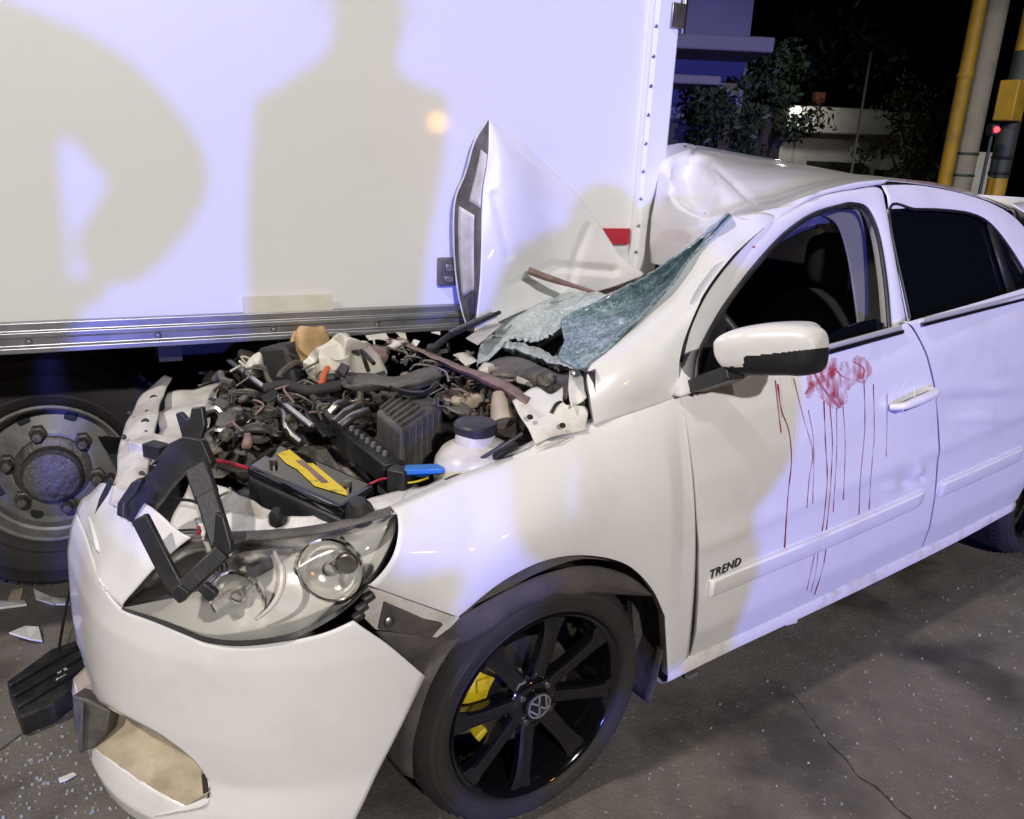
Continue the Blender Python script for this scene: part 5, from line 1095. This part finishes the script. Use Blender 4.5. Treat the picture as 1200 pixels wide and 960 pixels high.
for px, w_, mt in (([(911, 450), (915, 480), (924, 505), (927, 540), (923, 580), (919, 642)], .0042, 'blood'), ([(908, 446), (911, 475), (915, 507)], .003, 'blood'),
    ([(930, 444), (936, 470), (944, 500), (952, 530), (948, 560), (945, 595)], .003, 'blood_thin'), ([(947, 480), (953, 520), (952, 590)], .0025, 'blood_thin'),
    ([(965, 470), (967, 520), (969, 560), (966, 600), (963, 622)], .0036, 'blood'), ([(972, 475), (975, 520), (972, 580), (968, 621)], .003, 'blood'), ([(980, 478), (980, 530), (976, 600)], .0025, 'blood_thin'),
    ([(987, 470), (990, 520), (988, 586)], .0028, 'blood_thin'), ([(1012, 445), (1013, 500), (1008, 560), (1006, 603)], .003, 'blood'), ([(1023, 450), (1024, 510), (1020, 560), (1018, 597)], .0025, 'blood'), ([(1039, 462), (1039, 500), (1038, 535)], .0022, 'blood_thin'),
    ([(968, 640), (964, 665), (954, 697)], .003, 'blood'), ([(955, 645), (950, 670), (945, 692)], .0022, 'blood_thin'), ([(959, 640), (956, 668), (950, 694)], .002, 'blood_thin'),
    ([(951, 432), (962, 452), (975, 468), (984, 478)], .010, 'blood_thin'), ([(975, 428), (985, 440), (1000, 446), (1013, 440)], .007, 'blood_thin'), ([(1000, 424), (1012, 432), (1010, 444)], .006, 'blood_thin'),
    ([(943, 462), (950, 452), (962, 446)], .004, 'blood'), ([(862, 254), (870, 257), (876, 258)], .004, 'blood_thin'), ([(898, 236), (908, 233), (918, 231)], .003, 'blood_thin')):
    run(px, w_, mt)
# ------------------------------------------------------------------ debris on the road
def ground_piece(name, px, th, mt, label, cat, z0=.0, amp=.006, tilt=0, group=None):
    pts = [P(u_, v_, z=z0+.004) for u_, v_ in px]; c = np.mean(pts, 0); loc = [q-c for q in pts]
    loc = [np.array([q[0], q[1], tilt*q[0]+(random.random()-.5)*amp]) for q in loc]; zmin = min(q[2] for q in loc); loc = [q-np.array([0, 0, zmin]) for q in loc]
    m = MB(); m.poly(loc, (0, 0, th)); o = m.build(name, mt, None, smooth=False, bevel=min(.002, th*.3)); o.location = (c[0], c[1], .001); tag(o, label, cat, group); return o
gp_ = [P(u_, v_, z=.06) for u_, v_ in ((8, 800), (60, 762), (100, 748), (108, 790), (64, 826), (24, 842))]; c = np.mean(gp_, 0); c[2] = 0
e = empty('broken_grille', c); tag(e, 'black plastic grille piece lying on the road left of the bumper', 'grille')
m = MB(); m.poly([q-c+np.array([0, 0, -.055]) for q in gp_], (0, 0, .06)); m.build('grille_shell', 'black_plastic', e, smooth=False, bevel=.006)
for k in range(3):
    a = lerp(gp_[0], gp_[5], .2+.3*k)-c+np.array([0, 0, .01]); b = lerp(gp_[2], gp_[3], .2+.3*k)-c+np.array([0, 0, .01]); m = MB(); m.bar(a, b, .014, .012); m.build('slat', 'black_plastic', e, bevel=.003)
mat('print_white', (.55, .55, .55), .6)
m = MB()
rnd = random.Random(3)
for r_ in range(2):
    for k in range(6):
        q = P(66+k*2.0+r_*1.0, 787+r_*8-k*.9, z=.069)-c; m.bar(q+np.array([0, 0, 0]), q+np.array([.004*rnd.choice((-1, 1)), .012, 0]), .003, .001)
m.build('moulded_marks', 'print_white', e)
e['label'] = 'black plastic grille piece lying on the road left of the bumper'
ground_piece('bumper_shard', [(12, 752), (30, 738), (46, 739), (50, 752), (36, 756)], .006, 'paint', 'pointed white bumper shard on the road below the truck tyre', 'shard', amp=.02, tilt=.3)
ground_piece('paint_strip', [(-4, 706), (30, 705), (32, 711), (-4, 714)], .008, 'paint_dirty', 'narrow white strip lying under the truck tyre at the left edge', 'strip', amp=.01)
ground_piece('torn_plastic', [(40, 694), (60, 700), (84, 704), (82, 712), (66, 716), (62, 709), (42, 704)], .006, 'paint_dirty', 'curled cream plastic scrap on the road beside the bumper', 'scrap', amp=.03)
ground_piece('flat_board', [(8, 708), (14, 694), (28, 690), (24, 704)], .006, 'beige_plastic', 'small brown flat piece lying under the truck tyre', 'scrap', amp=.01)
ground_piece('white_chip', [(66, 822), (76, 820), (78, 825), (70, 827)], .004, 'paint', 'small white chip beside the black grille piece', 'shard')
ground_piece('long_chip', [(68, 912), (86, 905), (90, 908), (80, 915), (70, 917)], .004, 'paint_dirty', 'long pale chip on the road below the bumper lip', 'shard')
ground_piece('lamp_fragment', [(917, 728), (922, 722), (935, 722), (934, 731), (921, 733)], .012, 'reservoir', 'pale fragment lying under the sill below the front door', 'shard', amp=.01)
ground_piece('clear_fragment', [(800, 788), (812, 785), (818, 792), (808, 797), (802, 795)], .010, 'interior_grey', 'grey fragment on the road behind the front wheel', 'shard', amp=.01)
ground_piece('pale_strip', [(-4, 872), (34, 846), (38, 850), (-2, 880)], .004, 'interior_grey', 'grey flat strip on the road at the lower left', 'strip', amp=.004)
cb = [P(86, 640, y=-.05), P(82, 690, y=-.1), P(74, 730, z=.18), P(66, 780, z=.03)]
m = MB(); cb = [q-cb[-1] for q in cb]; m.tube(cb, .004, 6, 24); o = m.build('loose_cable', 'black_plastic'); o.location = P(66, 780, z=.03); tag(o, 'thin black cable hanging from behind the bumper to the road', 'cable')
# glass crumbs and grit: far too many to count
def crumbs(name, n, region, smin, smax, mt, seed, label):
    rnd = random.Random(seed); m = MB(); k = 0
    while k < n:
        x, y = region(rnd); s_ = rnd.uniform(smin, smax)
        h = s_*rnd.uniform(.4, .9); a = rnd.uniform(0, 6.28); rt = rotm('Z', a); b = np.array([x, y, .0005])
        if rnd.random() < .2: vs = [b+rt@np.array(q)*s_ for q in ((-.6, -.4, 0), (.6, -.5, 0), (.1, .7, 0), (0, 0, .8))]; m.add(vs, [(0, 2, 1), (0, 1, 3), (1, 2, 3), (2, 0, 3)])
        else: m.box(b+np.array([0, 0, h/2]), (s_, s_*rnd.uniform(.5, 1), h), rt, .8)
        k += 1
    o = m.build(name, mt, None, smooth=False); tag(o, label, 'debris', kind='stuff')
mat('crumb_glass', (.34, .38, .37), .15, spec=.7); mat('grit', (.30, .27, .23), .7)
crumbs('glass_crumbs', 300, lambda r: (lambda q: (q[0], q[1]))(P(r.uniform(-30, 190) if r.random() < .7 else r.gauss(60, 60), r.uniform(825, 1010), z=0)), .0022, .008, 'crumb_glass', 4, 'scattered windscreen glass crumbs on the road by the bumper')
crumbs('road_grit', 260, lambda r: (r.uniform(-2.6, .4), r.uniform(.75, 1.9)), .0018, .0075, 'grit', 8, 'pale grit and glass specks scattered over the road beside the car')
crumbs('glass_specks', 40, lambda r: (r.uniform(-2.4, .2), r.gauss(1.15, .3)), .003, .008, 'crumb_glass', 9, 'bright glass specks scattered over the road beside the car')

# ------------------------------------------------------------------ lamps that light the scene (fixtures stand behind the photographer)
mat('lamp_dim', (1, .95, .88), .3, emit=(1, .94, .85), estr=1.5); mat('lamp_blue', (.1, .1, .9), .3, emit=(.3, .28, 1), estr=20); mat('lamp_white', (1, .95, .88), .3, emit=(1, .94, .85), estr=20); mat('lamp_amber', (1, .5, .1), .3, emit=(1, .45, .08), estr=20)
mat('pole_grey', (.24, .235, .22), .6, dirt=(.15, .145, .14), dscale=3, bump=.1)
def street_lamp(loc, base, label):
    e = empty('street_lamp', (base[0], base[1], 0)); tag(e, label, 'street lamp'); b = np.array([base[0], base[1], 0]); L = np.array(loc)-b
    m = MB(); m.tube([(0, 0, 0), (0, 0, L[2]+.2)], [.10, .06], 14, 12); m.build('post', 'pole_grey', e)
    m = MB(); m.tube([(0, 0, L[2]+.1), L*[.5, .5, 1]+[0, 0, .4], L+[0, 0, .30]], .035, 10, 14); m.build('arm', 'pole_grey', e)
    m = MB(); m.lathe([(.0, .12), (.12, .11), (.19, .03), (.20, 0), (.19, -.01)], 24, L+[0, 0, .24], (0, 0, 1)); m.build('lamp_head', 'pole_grey', e)
    m = MB(); m.lathe([(.17, 0), (.12, -.03), (0, -.04)], 20, L+[0, 0, .235], (0, 0, 1)); m.build('lamp_glass', 'lamp_white', e)
street_lamp(STREET_P, (8.4, 9.6), 'grey street lamp behind the photographer, lighting the truck side')
street_lamp(FAR_P, (7.6, -.6), 'grey street lamp ahead of the car, over the roadway')
def stand_lamp(loc, mt, label, nm):
    e = empty(nm, (loc[0], loc[1], 0)); tag(e, label, 'lamp'); d = np.array(loc[:2])-CP[:2]; d = np.r_[d/np.linalg.norm(d), 0]; z_ = loc[2]
    m = MB(); m.box(d*.22+[0, 0, z_], (.22, .22, .2), rotm('Z', math.atan2(d[1], d[0]))); m.build('lamp_housing', 'black_plastic', e, bevel=.02)
    m = MB(); m.lathe([(.085, 0), (.06, .012), (0, .018)], 20, d*.108+[0, 0, z_], -d); m.build('lamp_glass', mt, e)
    m = MB(); m.tube([d*.22+[0, 0, z_-.1], d*.22+[0, 0, .25]], .02, 10); m.build('post', 'black_plastic', e)
    for a in (0, 2.1, 4.2):
        m = MB(); m.tube([d*.22+[0, 0, .45], d*.22+[math.cos(a)*.35, math.sin(a)*.35, .012]], .012, 8); m.build('leg', 'black_plastic', e)
stand_lamp(BLUE_P, 'lamp_blue', 'blue emergency lamp on a black tripod behind the photographer', 'emergency_lamp')
# amber warning lamp whose mirror image shows on the truck's side
tp_ = PTW(513, 143, 0); D = ray(513, 143); D = D/np.linalg.norm(D); rf = D-2*np.dot(D, TN)*TN; AMB = tp_+rf*6.5
lamp('amber_light', AMB, 26, (1, .45, .08), .10)
stand_lamp(AMB, 'lamp_amber', 'amber warning lamp on a black tripod behind the photographer', 'warning_lamp')

# ------------------------------------------------------------------ onlookers behind the camera; their shadows fall on the truck and the car
mat('skin', (.45, .28, .20), .55); mat('dark_cloth', (.03, .035, .05), .9, bump=.3, bscale=60); mat('blue_jeans', (.05, .07, .13), .9, bump=.3, bscale=90); mat('hair', (.02, .015, .012), .7); mat('shoe', (.03, .03, .03), .6); mat('grey_shirt', (.18, .18, .19), .9, bump=.3, bscale=60)
def skin_body(name, joints, bones, mt, par, loc, root=0):
    me = bpy.data.meshes.new(name); me.from_pydata([j[0] for j in joints], bones, []); o = bpy.data.objects.new(name, me); sc.collection.objects.link(o)
    md = o.modifiers.new('skin', 'SKIN'); 
    for i, j in enumerate(joints):
        r_ = j[1]; me.skin_vertices[0].data[i].radius = (r_, r_) if np.isscalar(r_) else r_
    me.skin_vertices[0].data[root].use_root = True
    o.modifiers.new('sub', 'SUBSURF').levels = 2; o.modifiers['sub'].render_levels = 2; me.materials.append(M[mt] if isinstance(mt, str) else mt); o.parent = par; return o
def body_mat(name, shirt, trousers, belt_z, lo_z):
    m = bpy.data.materials.new(name); m.use_nodes = True; t = m.node_tree; b = t.nodes['Principled BSDF']; b.inputs['Roughness'].default_value = .85
    tc = t.nodes.new('ShaderNodeTexCoord'); sp = t.nodes.new('ShaderNodeSeparateXYZ'); t.links.new(tc.outputs['Object'], sp.inputs[0])
    r = t.nodes.new('ShaderNodeValToRGB'); r.color_ramp.interpolation = 'CONSTANT'; e = r.color_ramp.elements; mr = t.nodes.new('ShaderNodeMath'); mr.operation = 'DIVIDE'; mr.inputs[1].default_value = 2
    t.links.new(sp.outputs[2], mr.inputs[0]); t.links.new(mr.outputs[0], r.inputs[0]); e[0].position = 0; e[0].color = (.03, .03, .03, 1); e[1].position = .045; e[1].color = (*trousers, 1)
    q = e.new(belt_z/2); q.color = (*shirt, 1); q = e.new(lo_z/2); q.color = (.45, .28, .20, 1); t.links.new(r.outputs[0], b.inputs['Base Color']); return m
def person(loc, rz, label, shirt, trousers, k=1.0, pose='stand', wf=1.0, lean=0.0):
    e = empty('person', (loc[0], loc[1], 0), rz); tag(e, label, 'person'); X = lambda *q: tuple(np.array(q)*k)
    # local +y is where the person faces
    if pose == 'bend':
        J = [(X(0, -.16, .40), (.20, .15)), (X(0, -.10, .60), (.19, .14)), (X(0, -.02, .80), (.21, .14)), (X(0, .03, .92), (.17, .10)), (X(0, .13, .955), .06), (X(0, .22, .97), (.088, .10)), (X(0, .29, .96), (.08, .09)),
             (X(.19, .04, .90), .07), (X(.21, .14, .66), .055), (X(.15, .32, .58), .04), (X(-.19, .04, .90), .07), (X(-.21, .14, .66), .055), (X(-.15, .32, .58), .04),
             (X(.11, -.10, .38), .11), (X(.14, .26, .50), .085), (X(.12, .10, .10), .06), (X(.13, .26, .045), .045), (X(-.11, -.10, .38), .11), (X(-.14, .26, .50), .085), (X(-.12, .10, .10), .06), (X(-.13, .26, .045), .045)]
    else:
        J = [(X(0, 0, .95), (.165, .12)), (X(0, .01, 1.12), (.17, .11)), (X(0, .01, 1.30), (.20, .12)), (X(0, 0, 1.43), (.15, .09)), (X(0, .01, 1.50), .055), (X(0, .02, 1.60), (.082, .10)), (X(0, .03, 1.68), (.078, .09)),
             (X(.19, 0, 1.42), .065), None, None, (X(-.19, 0, 1.42), .065), None, None,
             (X(.10, 0, .88), .10), (X(.10, .02, .50), .065), (X(.10, -.02, .09), .045), (X(.11, .14, .04), .04), (X(-.10, 0, .88), .10), (X(-.10, .02, .50), .065), (X(-.10, -.02, .09), .045), (X(-.11, .14, .04), .04)]
        if pose == 'akimbo':
            J[1] = (X(0, .01, 1.12), (.22, .12)); J[2] = (X(0, .01, 1.30), (.25, .13)); J[3] = (X(0, 0, 1.42), (.20, .10))
            J[7] = (X(.23, 0, 1.37), .11); J[10] = (X(-.23, 0, 1.37), .11); J[8] = (X(.38, -.04, 1.19), .11); J[9] = (X(.23, .04, 1.00), .07); J[11] = (X(-.38, -.04, 1.19), .11); J[12] = (X(-.23, .04, 1.00), .07)
        else:
            J[8] = (X(.19, -.02, 1.13), .05); J[9] = (X(.19, .03, .87), .036); J[11] = (X(-.19, -.02, 1.13), .05); J[12] = (X(-.19, .03, .87), .036)
    J = [((q[0][0]*wf+lean*max(0, q[0][2]-1.0), q[0][1], q[0][2]), q[1] if np.isscalar(q[1]) else (q[1][0]*wf, q[1][1])) for q in J]
    Bn = [(0, 1), (1, 2), (2, 3), (3, 4), (4, 5), (5, 6), (3, 7), (7, 8), (8, 9), (3, 10), (10, 11), (11, 12), (0, 13), (13, 14), (14, 15), (15, 16), (0, 17), (17, 18), (18, 19), (19, 20)]
    skin_body('body', J, Bn, body_mat('clothes', shirt, trousers, (.9 if pose != 'bend' else .52)*k, (1.49 if pose != 'bend' else .98)*k), e, loc)
    # hair cap, face, hands
    hd = np.array(J[5][0]); h2 = np.array(J[6][0]); up = (h2-hd)/np.linalg.norm(h2-hd); fw_ = np.array([0, 1, 0]); top = hd+up*.05
    g = np.array([[np.array([math.sin(a)*math.cos(b)*.098, math.sin(a)*math.sin(b)*.112-.012, math.cos(a)*.105]) for b in np.linspace(0, 2*math.pi, 20, endpoint=False)] for a in np.linspace(.01, 1.5, 9)])
    m = MB(); m.grid(g*k+top, cu=True); m.build('hair', 'hair', e)
    sd = np.array([1, 0, 0]); fc_ = hd+up*.02
    m = MB(); m.lathe([(0, .03), (.012, .012), (.017, 0)], 10, fc_+fw_*.088-up*.01, fw_); m.build('nose', 'skin', e)
    for s_ in (-1, 1):
        m = MB(); m.lathe([(0, .006), (.010, .003), (.012, 0)], 10, fc_+fw_*.083+sd*s_*.034+up*.015, fw_); m.build('eye', 'print_white', e)
        m = MB(); m.lathe([(0, .012), (.018, .008), (.024, 0)], 12, fc_+sd*s_*.088, sd*s_); m.build('ear', 'skin', e)
    m = MB(); m.bar(fc_+fw_*.088-up*.055-sd*.024, fc_+fw_*.088-up*.055+sd*.024, .012, .012, up); m.build('mouth', 'wire_red', e, bevel=.004)
    for wi, el in ((9, 8), (12, 11)):
        w0 = np.array(J[wi][0]); d_ = w0-np.array(J[el][0]); d_ /= np.linalg.norm(d_); s_ = np.sign(w0[0]); sd2 = np.cross(d_, [0, 0, 1]); sd2 /= max(np.linalg.norm(sd2), 1e-6); nn_ = np.cross(sd2, d_)
        Jh = [(tuple(w0-d_*.01), .028), (tuple(w0+d_*.05), (.034, .016))]; Bh = [(0, 1)]
        for f_, L_f in ((-.03, .065), (-.01, .078), (.01, .074), (.03, .058)):
            i0 = len(Jh); Jh += [(tuple(w0+d_*.085+sd2*f_), .010), (tuple(w0+d_*(.085+L_f*.5)+sd2*f_-nn_*.008), .009), (tuple(w0+d_*(.085+L_f*.85)+sd2*f_-nn_*.026), .008)]; Bh += [(1, i0), (i0, i0+1), (i0+1, i0+2)]
        i0 = len(Jh); Jh += [(tuple(w0+d_*.03+sd2*.035*s_), .011), (tuple(w0+d_*.065+sd2*.055*s_-nn_*.012), .009)]; Bh += [(0, i0), (i0, i0+1)]
        skin_body('hand', Jh, Bh, 'skin', e, loc)
fz = R(180)
person((3.01, 5.0), R(150), 'person in dark shirt standing between the photographer and the blue lamp', (.04, .04, .05), (.04, .05, .09), .97, 'stand', .80, .14)
person((3.80, 5.0), R(150), 'person in grey shirt with hands on hips behind the photographer', (.16, .16, .17), (.03, .03, .04), 1.02, 'akimbo', 1.0)
person((2.40, 5.25), R(150), 'person squatting with hands on knees behind the photographer', (.05, .07, .12), (.04, .04, .05), 1.16, 'bend', 1.05)
# added unseen case, low, put here to keep blue light off the bumper
e = empty('added_shade_case', (3.26, 5.35, 0), R(-30)); tag(e, 'added black case, out of view between the onlookers, shading the bumper', 'case')
m = MB(); m.box((0, 0, .34), (.62, .26, .64)); m.build('case_body', 'black_plastic', e, bevel=.02)
m = MB(); m.box((0, 0, .69), (.63, .27, .06)); m.build('case_lid', 'grey_plastic', e, bevel=.015)
m = MB(); m.tube([(-.1, 0, .71), (-.09, 0, .75), (.09, 0, .75), (.1, 0, .71)], .012, 8, 14); m.build('case_handle', 'black_plastic', e)
for x in (-.2, .2):
    m = MB(); m.box((x, -.135, .60), (.05, .016, .07)); m.build('case_latch', 'steel', e, bevel=.004)
    m = MB(); m.lathe([(.02, -.015), (.024, 0), (.02, .015)], 14, (x, .08, .024), (1, 0, 0)); m.build('case_wheel', 'rubber', e)
    m = MB(); m.lathe([(.02, -.015), (.024, 0), (.02, .015)], 14, (x, -.08, .024), (1, 0, 0)); m.build('case_wheel', 'rubber', e)

# ------------------------------------------------------------------ the far side of the street
mat('wall_dark', (.22, .20, .22), .8, var=.2, vscale=2, bump=.2, bscale=20); mat('wall_white', (.62, .61, .58), .8, dirt=(.38, .36, .33), dscale=2, dlo=.4, dhi=.8, bump=.15, bscale=30)
mat('brick_red', (.28, .09, .06), .8); mat('pole_yellow', (.42, .25, .015), .55, dirt=(.22, .14, .03), dscale=5, dlo=.45, dhi=.8); mat('pole_dark', (.035, .045, .035), .6); mat('concrete_pole', (.30, .28, .24), .75, dirt=(.2, .19, .165), dscale=3, bump=.2)
mat('bark', (.07, .05, .035), .9, bump=.5, bscale=20)
def flat(p): return np.array([p[0], p[1], 0])
vx = np.array([RR[0], RR[1], 0]); vx /= np.linalg.norm(vx); vf = np.array([_f[0], _f[1], 0]); vf /= np.linalg.norm(vf); VA = math.atan2(vx[1], vx[0])
def at_depth(px, py, D): return P(px, py, n=vf, o=CP+vf*D)
def house(name, label, cat, pxl, pxr, D, depth, cat_mat):
    l = at_depth(pxl, 150, D); r = at_depth(pxr, 150, D); e = empty(name, flat((l+r)/2), VA); tag(e, label, cat); return e, np.linalg.norm((r-l)[:2])
# shop with projecting canopies, left
e, wd = house('shop_building', 'dark shop building with two projecting canopies behind the truck', 'building', 700, 866, 11.0, 6, None)
ztop = 5.2
m = MB(); m.box((0, 3.0, ztop/2), (wd, 6, ztop)); m.build('wall', 'wall_dark', e)
def hz(py, D, px=850): return at_depth(px, py, D)[2]
m = MB(); m.box((-.05, -.55, hz(58, 10.5)), (wd+.10, 1.1, .16)); m.build('canopy', 'wall_dark', e, bevel=.02)
m = MB(); m.box((-.45, -.45, hz(97, 10.5, 820)), (wd-.10, .9, .10)); m.build('canopy', 'wall_dark', e, bevel=.02)
m = MB(); m.box((.2, -.02, .95), (.9, .06, 1.9)); m.build('door', 'truck_dark', e)
m = MB(); m.box((-.95, -.02, 1.2), (1.0, .06, 1.1)); w_ = m.build('window', 'tint_glass', e)
# low white building, right of the tree
e, wd = house('white_building', 'low white flat-roofed building with dark opening beyond the tree', 'building', 918, 1075, 15.0, 7, None)
z1, z0_ = hz(127, 15, 990), hz(158, 15, 990)
m = MB(); m.box((0, 3.4, z0_/2), (wd*.96, 6.4, z0_)); m.build('wall', 'wall_white', e)
m = MB(); m.box((0, 3.2, (z1+z0_)/2), (wd, 6.8, z1-z0_)); m.build('parapet', 'wall_white', e, bevel=.03)
m = MB(); m.box((-.10, .17, z0_*.42), (1.0, .08, z0_*.84-.3)); m.build('shutter', 'truck_dark', e)
m = MB(); m.box((.92, .17, z0_*.45), (.6, .08, 1.0)); m.build('window', 'tint_glass', e)
c_ = at_depth(969, 118, 15); m = MB(); m.box((-.45, .5, z1+.12), (.16, .2, .30)); m.build('chimney', 'brick_red', e)
# bulkhead lamp on the white building's corner, behind the tree
wl = at_depth(926, 128, 14.6); lamp('wall_lamp_light', wl-vf*.25, 16, (1, .96, .88), .06)
m = MB(); q_ = np.array([-wd/2+.12, -.28, wl[2]]); m.lathe([(.07, 0), (.06, .05), (0, .07)], 16, q_+np.array([0, .06, 0]), (0, -1, 0)); m.build('wall_lamp', 'lamp_dim', e); m = MB(); m.box(q_+np.array([0, .14, 0]), (.12, .2, .10)); m.build('lamp_bracket', 'black_plastic', e)
# trees
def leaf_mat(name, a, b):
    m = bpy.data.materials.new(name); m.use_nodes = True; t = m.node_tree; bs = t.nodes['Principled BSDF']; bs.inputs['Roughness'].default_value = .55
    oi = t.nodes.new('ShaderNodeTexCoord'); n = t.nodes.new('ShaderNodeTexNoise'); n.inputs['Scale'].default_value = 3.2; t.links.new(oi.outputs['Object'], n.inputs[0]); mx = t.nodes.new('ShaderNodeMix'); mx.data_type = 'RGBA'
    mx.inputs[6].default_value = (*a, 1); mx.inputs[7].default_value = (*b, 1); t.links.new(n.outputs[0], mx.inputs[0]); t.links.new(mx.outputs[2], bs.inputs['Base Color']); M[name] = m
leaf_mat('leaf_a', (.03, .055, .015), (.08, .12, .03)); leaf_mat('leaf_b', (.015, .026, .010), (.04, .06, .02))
def tree(px, py_top, py_bot, D, rad, label, mt, seed, n=2600, leaf=.075):
    rnd = random.Random(seed); b = flat(at_depth(px, 150, D)); zt = at_depth(px, py_top, D)[2]; zb = at_depth(px, py_bot, D)[2]; e = empty('tree', b); tag(e, label, 'tree', 'trees beyond the car')
    m = MB(); m.tube([(0, 0, 0), (.05, .02, zb*.6), (0, .08, (zb+zt)/2), (.05, 0, zt*.9)], [.14, .11, .07, .02], 10, 18)
    cl = []
    for k in range(26):
        a = rnd.uniform(0, 6.28); r_ = rad*math.sqrt(rnd.random())*.85; z_ = rnd.uniform(zb, zt); fz_ = 1-abs((z_-zb)/(zt-zb)-.45)**2*1.6; c = np.array([math.cos(a)*r_*fz_, math.sin(a)*r_*fz_, z_]); cl.append((c, rad*rnd.uniform(.22, .42)))
        if k < 12: m.tube([(0, .05, max(zb*.7, z_-.8)), c*[.5, .5, 1]-[0, 0, .25], c], [.04, .025, .008], 6, 8)
    m.build('trunk', 'bark', e); m = MB(); vs = []; fs_ = []
    for k in range(n):
        c, r_ = rnd.choice(cl); d = np.array([rnd.gauss(0, 1) for _ in range(3)]); d /= np.linalg.norm(d); p = c+d*r_*rnd.random()**.4*[1, 1, .75]
        a = np.array([rnd.gauss(0, 1) for _ in range(3)]); a /= np.linalg.norm(a); b_ = np.cross(a, d); b_ /= max(np.linalg.norm(b_), 1e-6); s_ = leaf*rnd.uniform(.6, 1.3); i = len(vs)
        vs += [p-a*s_, p+b_*s_*.42, p+a*s_, p-b_*s_*.42]; fs_.append((i, i+1, i+2, i+3))
    m.add(vs, fs_); m.build('crown', mt, e, smooth=False)
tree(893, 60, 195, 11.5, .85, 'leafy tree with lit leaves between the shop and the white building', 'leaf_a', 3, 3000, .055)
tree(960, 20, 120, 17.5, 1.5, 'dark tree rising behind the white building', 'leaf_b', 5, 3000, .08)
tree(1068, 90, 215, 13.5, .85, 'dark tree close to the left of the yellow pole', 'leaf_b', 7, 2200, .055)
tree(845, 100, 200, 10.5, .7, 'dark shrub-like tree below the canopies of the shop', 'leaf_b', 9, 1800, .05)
# thin post in front of the white building
b = flat(at_depth(1003, 170, 12)); e = empty('thin_post', b); tag(e, 'thin grey post in front of the white building', 'post'); m = MB(); m.tube([(0, 0, 0), (0, 0, hz(60, 12, 1003))], .018, 8); m.build('shaft', 'pole_grey', e)
# poles
def pole(px, py, D, r0, r1, h, mt, nm, label):
    b = flat(at_depth(px, py, D)); e = empty(nm, b); tag(e, label, 'pole'); m = MB(); m.tube([(0, 0, 0), (0, 0, h)], [r0, r1], 18, 20); m.build('shaft', mt, e); return e
pe = pole(1136, 160, 8.0, .105, .098, 7.5, 'concrete_pole', 'concrete_pole', 'grey concrete pole beside a yellow pole behind the car roof')
py_ = pole(1117, 160, 7.9, .062, .055, 7.5, 'pole_yellow', 'yellow_pole', 'slender yellow steel pole left of the grey concrete pole')
m = MB(); m.lathe([(.062, -.03), (.07, 0), (.062, .03)], 18, (0, 0, hz(88, 7.9, 1126)), (0, 0, 1)); m.build('joint_collar', 'pole_yellow', py_)
for zz in (hz(205, 8, 1120), hz(180, 8, 1126)):
    m = MB(); m.lathe([(.108, -.012), (.111, 0), (.108, .012)], 18, (0, 0, zz), (0, 0, 1)); m.build('clamp_band', 'pole_dark', pe)
# banded signal pole at the right edge
D = 6.5; b = flat(at_depth(1178, 170, D)); e = empty('signal_pole', b); tag(e, 'yellow and dark banded signal pole at the right edge', 'pole')
zz = [0, hz(208, D, 1166), hz(143, D, 1180), hz(96, D, 1190), hz(60, D, 1197), 6.0]
for k in range(5):
    m = MB(); m.tube([(0, 0, zz[k]), (0, 0, zz[k+1]-.004)], .07 if k % 2 == 0 else .073, 18); m.build('band', ['pole_yellow', 'pole_dark', 'pole_yellow', 'pole_dark', 'pole_yellow'][k], e)
for z_ in (hz(100, D, 1189), hz(203, D, 1167), hz(185, D, 1171)):
    m = MB(); m.lathe([(.074, -.012), (.08, 0), (.074, .012)], 18, (0, 0, z_), (0, 0, 1)); m.build('clamp_ring', 'black_plastic', e)
m = MB(); m.box((.10, .02, hz(120, D, 1195)), (.16, .14, .28)); m.build('signal_box', 'pole_yellow', e, bevel=.01)
# white control cabinet, red tail light on a parked vehicle beyond
cb_ = at_depth(1147, 195, 9.5); zt_ = hz(178, 9.5, 1147); e = empty('control_cabinet', flat(cb_), VA); tag(e, 'white control cabinet between the concrete pole and the signal pole', 'cabinet')
m = MB(); m.box((0, .15, zt_/2+.06), (.34, .3, zt_-.12)); m.build('cabinet_body', 'wall_white', e, bevel=.015); m = MB(); m.box((0, .15, .06), (.36, .32, .12)); m.build('plinth', 'concrete_pole', e)
m = MB(); m.box((.0, -.005, zt_*.55), (.29, .012, zt_*.75)); m.build('cabinet_door', 'wall_white', e, bevel=.004); m = MB(); m.box((.11, -.02, zt_*.55), (.02, .02, .1)); m.build('handle', 'black_plastic', e)
mat('lamp_red', (.8, .02, .02), .3, emit=(1, .04, .05), estr=4)
rl = at_depth(1168, 152, 6.2); e = empty('signal_light', flat(rl)); tag(e, 'small red signal light beside the banded pole', 'signal light')
m = MB(); m.tube([vf*.05, vf*.05+[0, 0, rl[2]-.03]], .012, 10); m.build('post', 'pole_dark', e); m = MB(); m.box(vf*.05+[0, 0, rl[2]], (.06, .08, .08), rotm('Z', VA)); m.build('housing', 'black_plastic', e, bevel=.015)
m = MB(); m.lathe([(0, .02), (.016, .016), (.022, .0)], 14, [0, 0, rl[2]], -vf); m.build('red_lens', 'lamp_red', e)
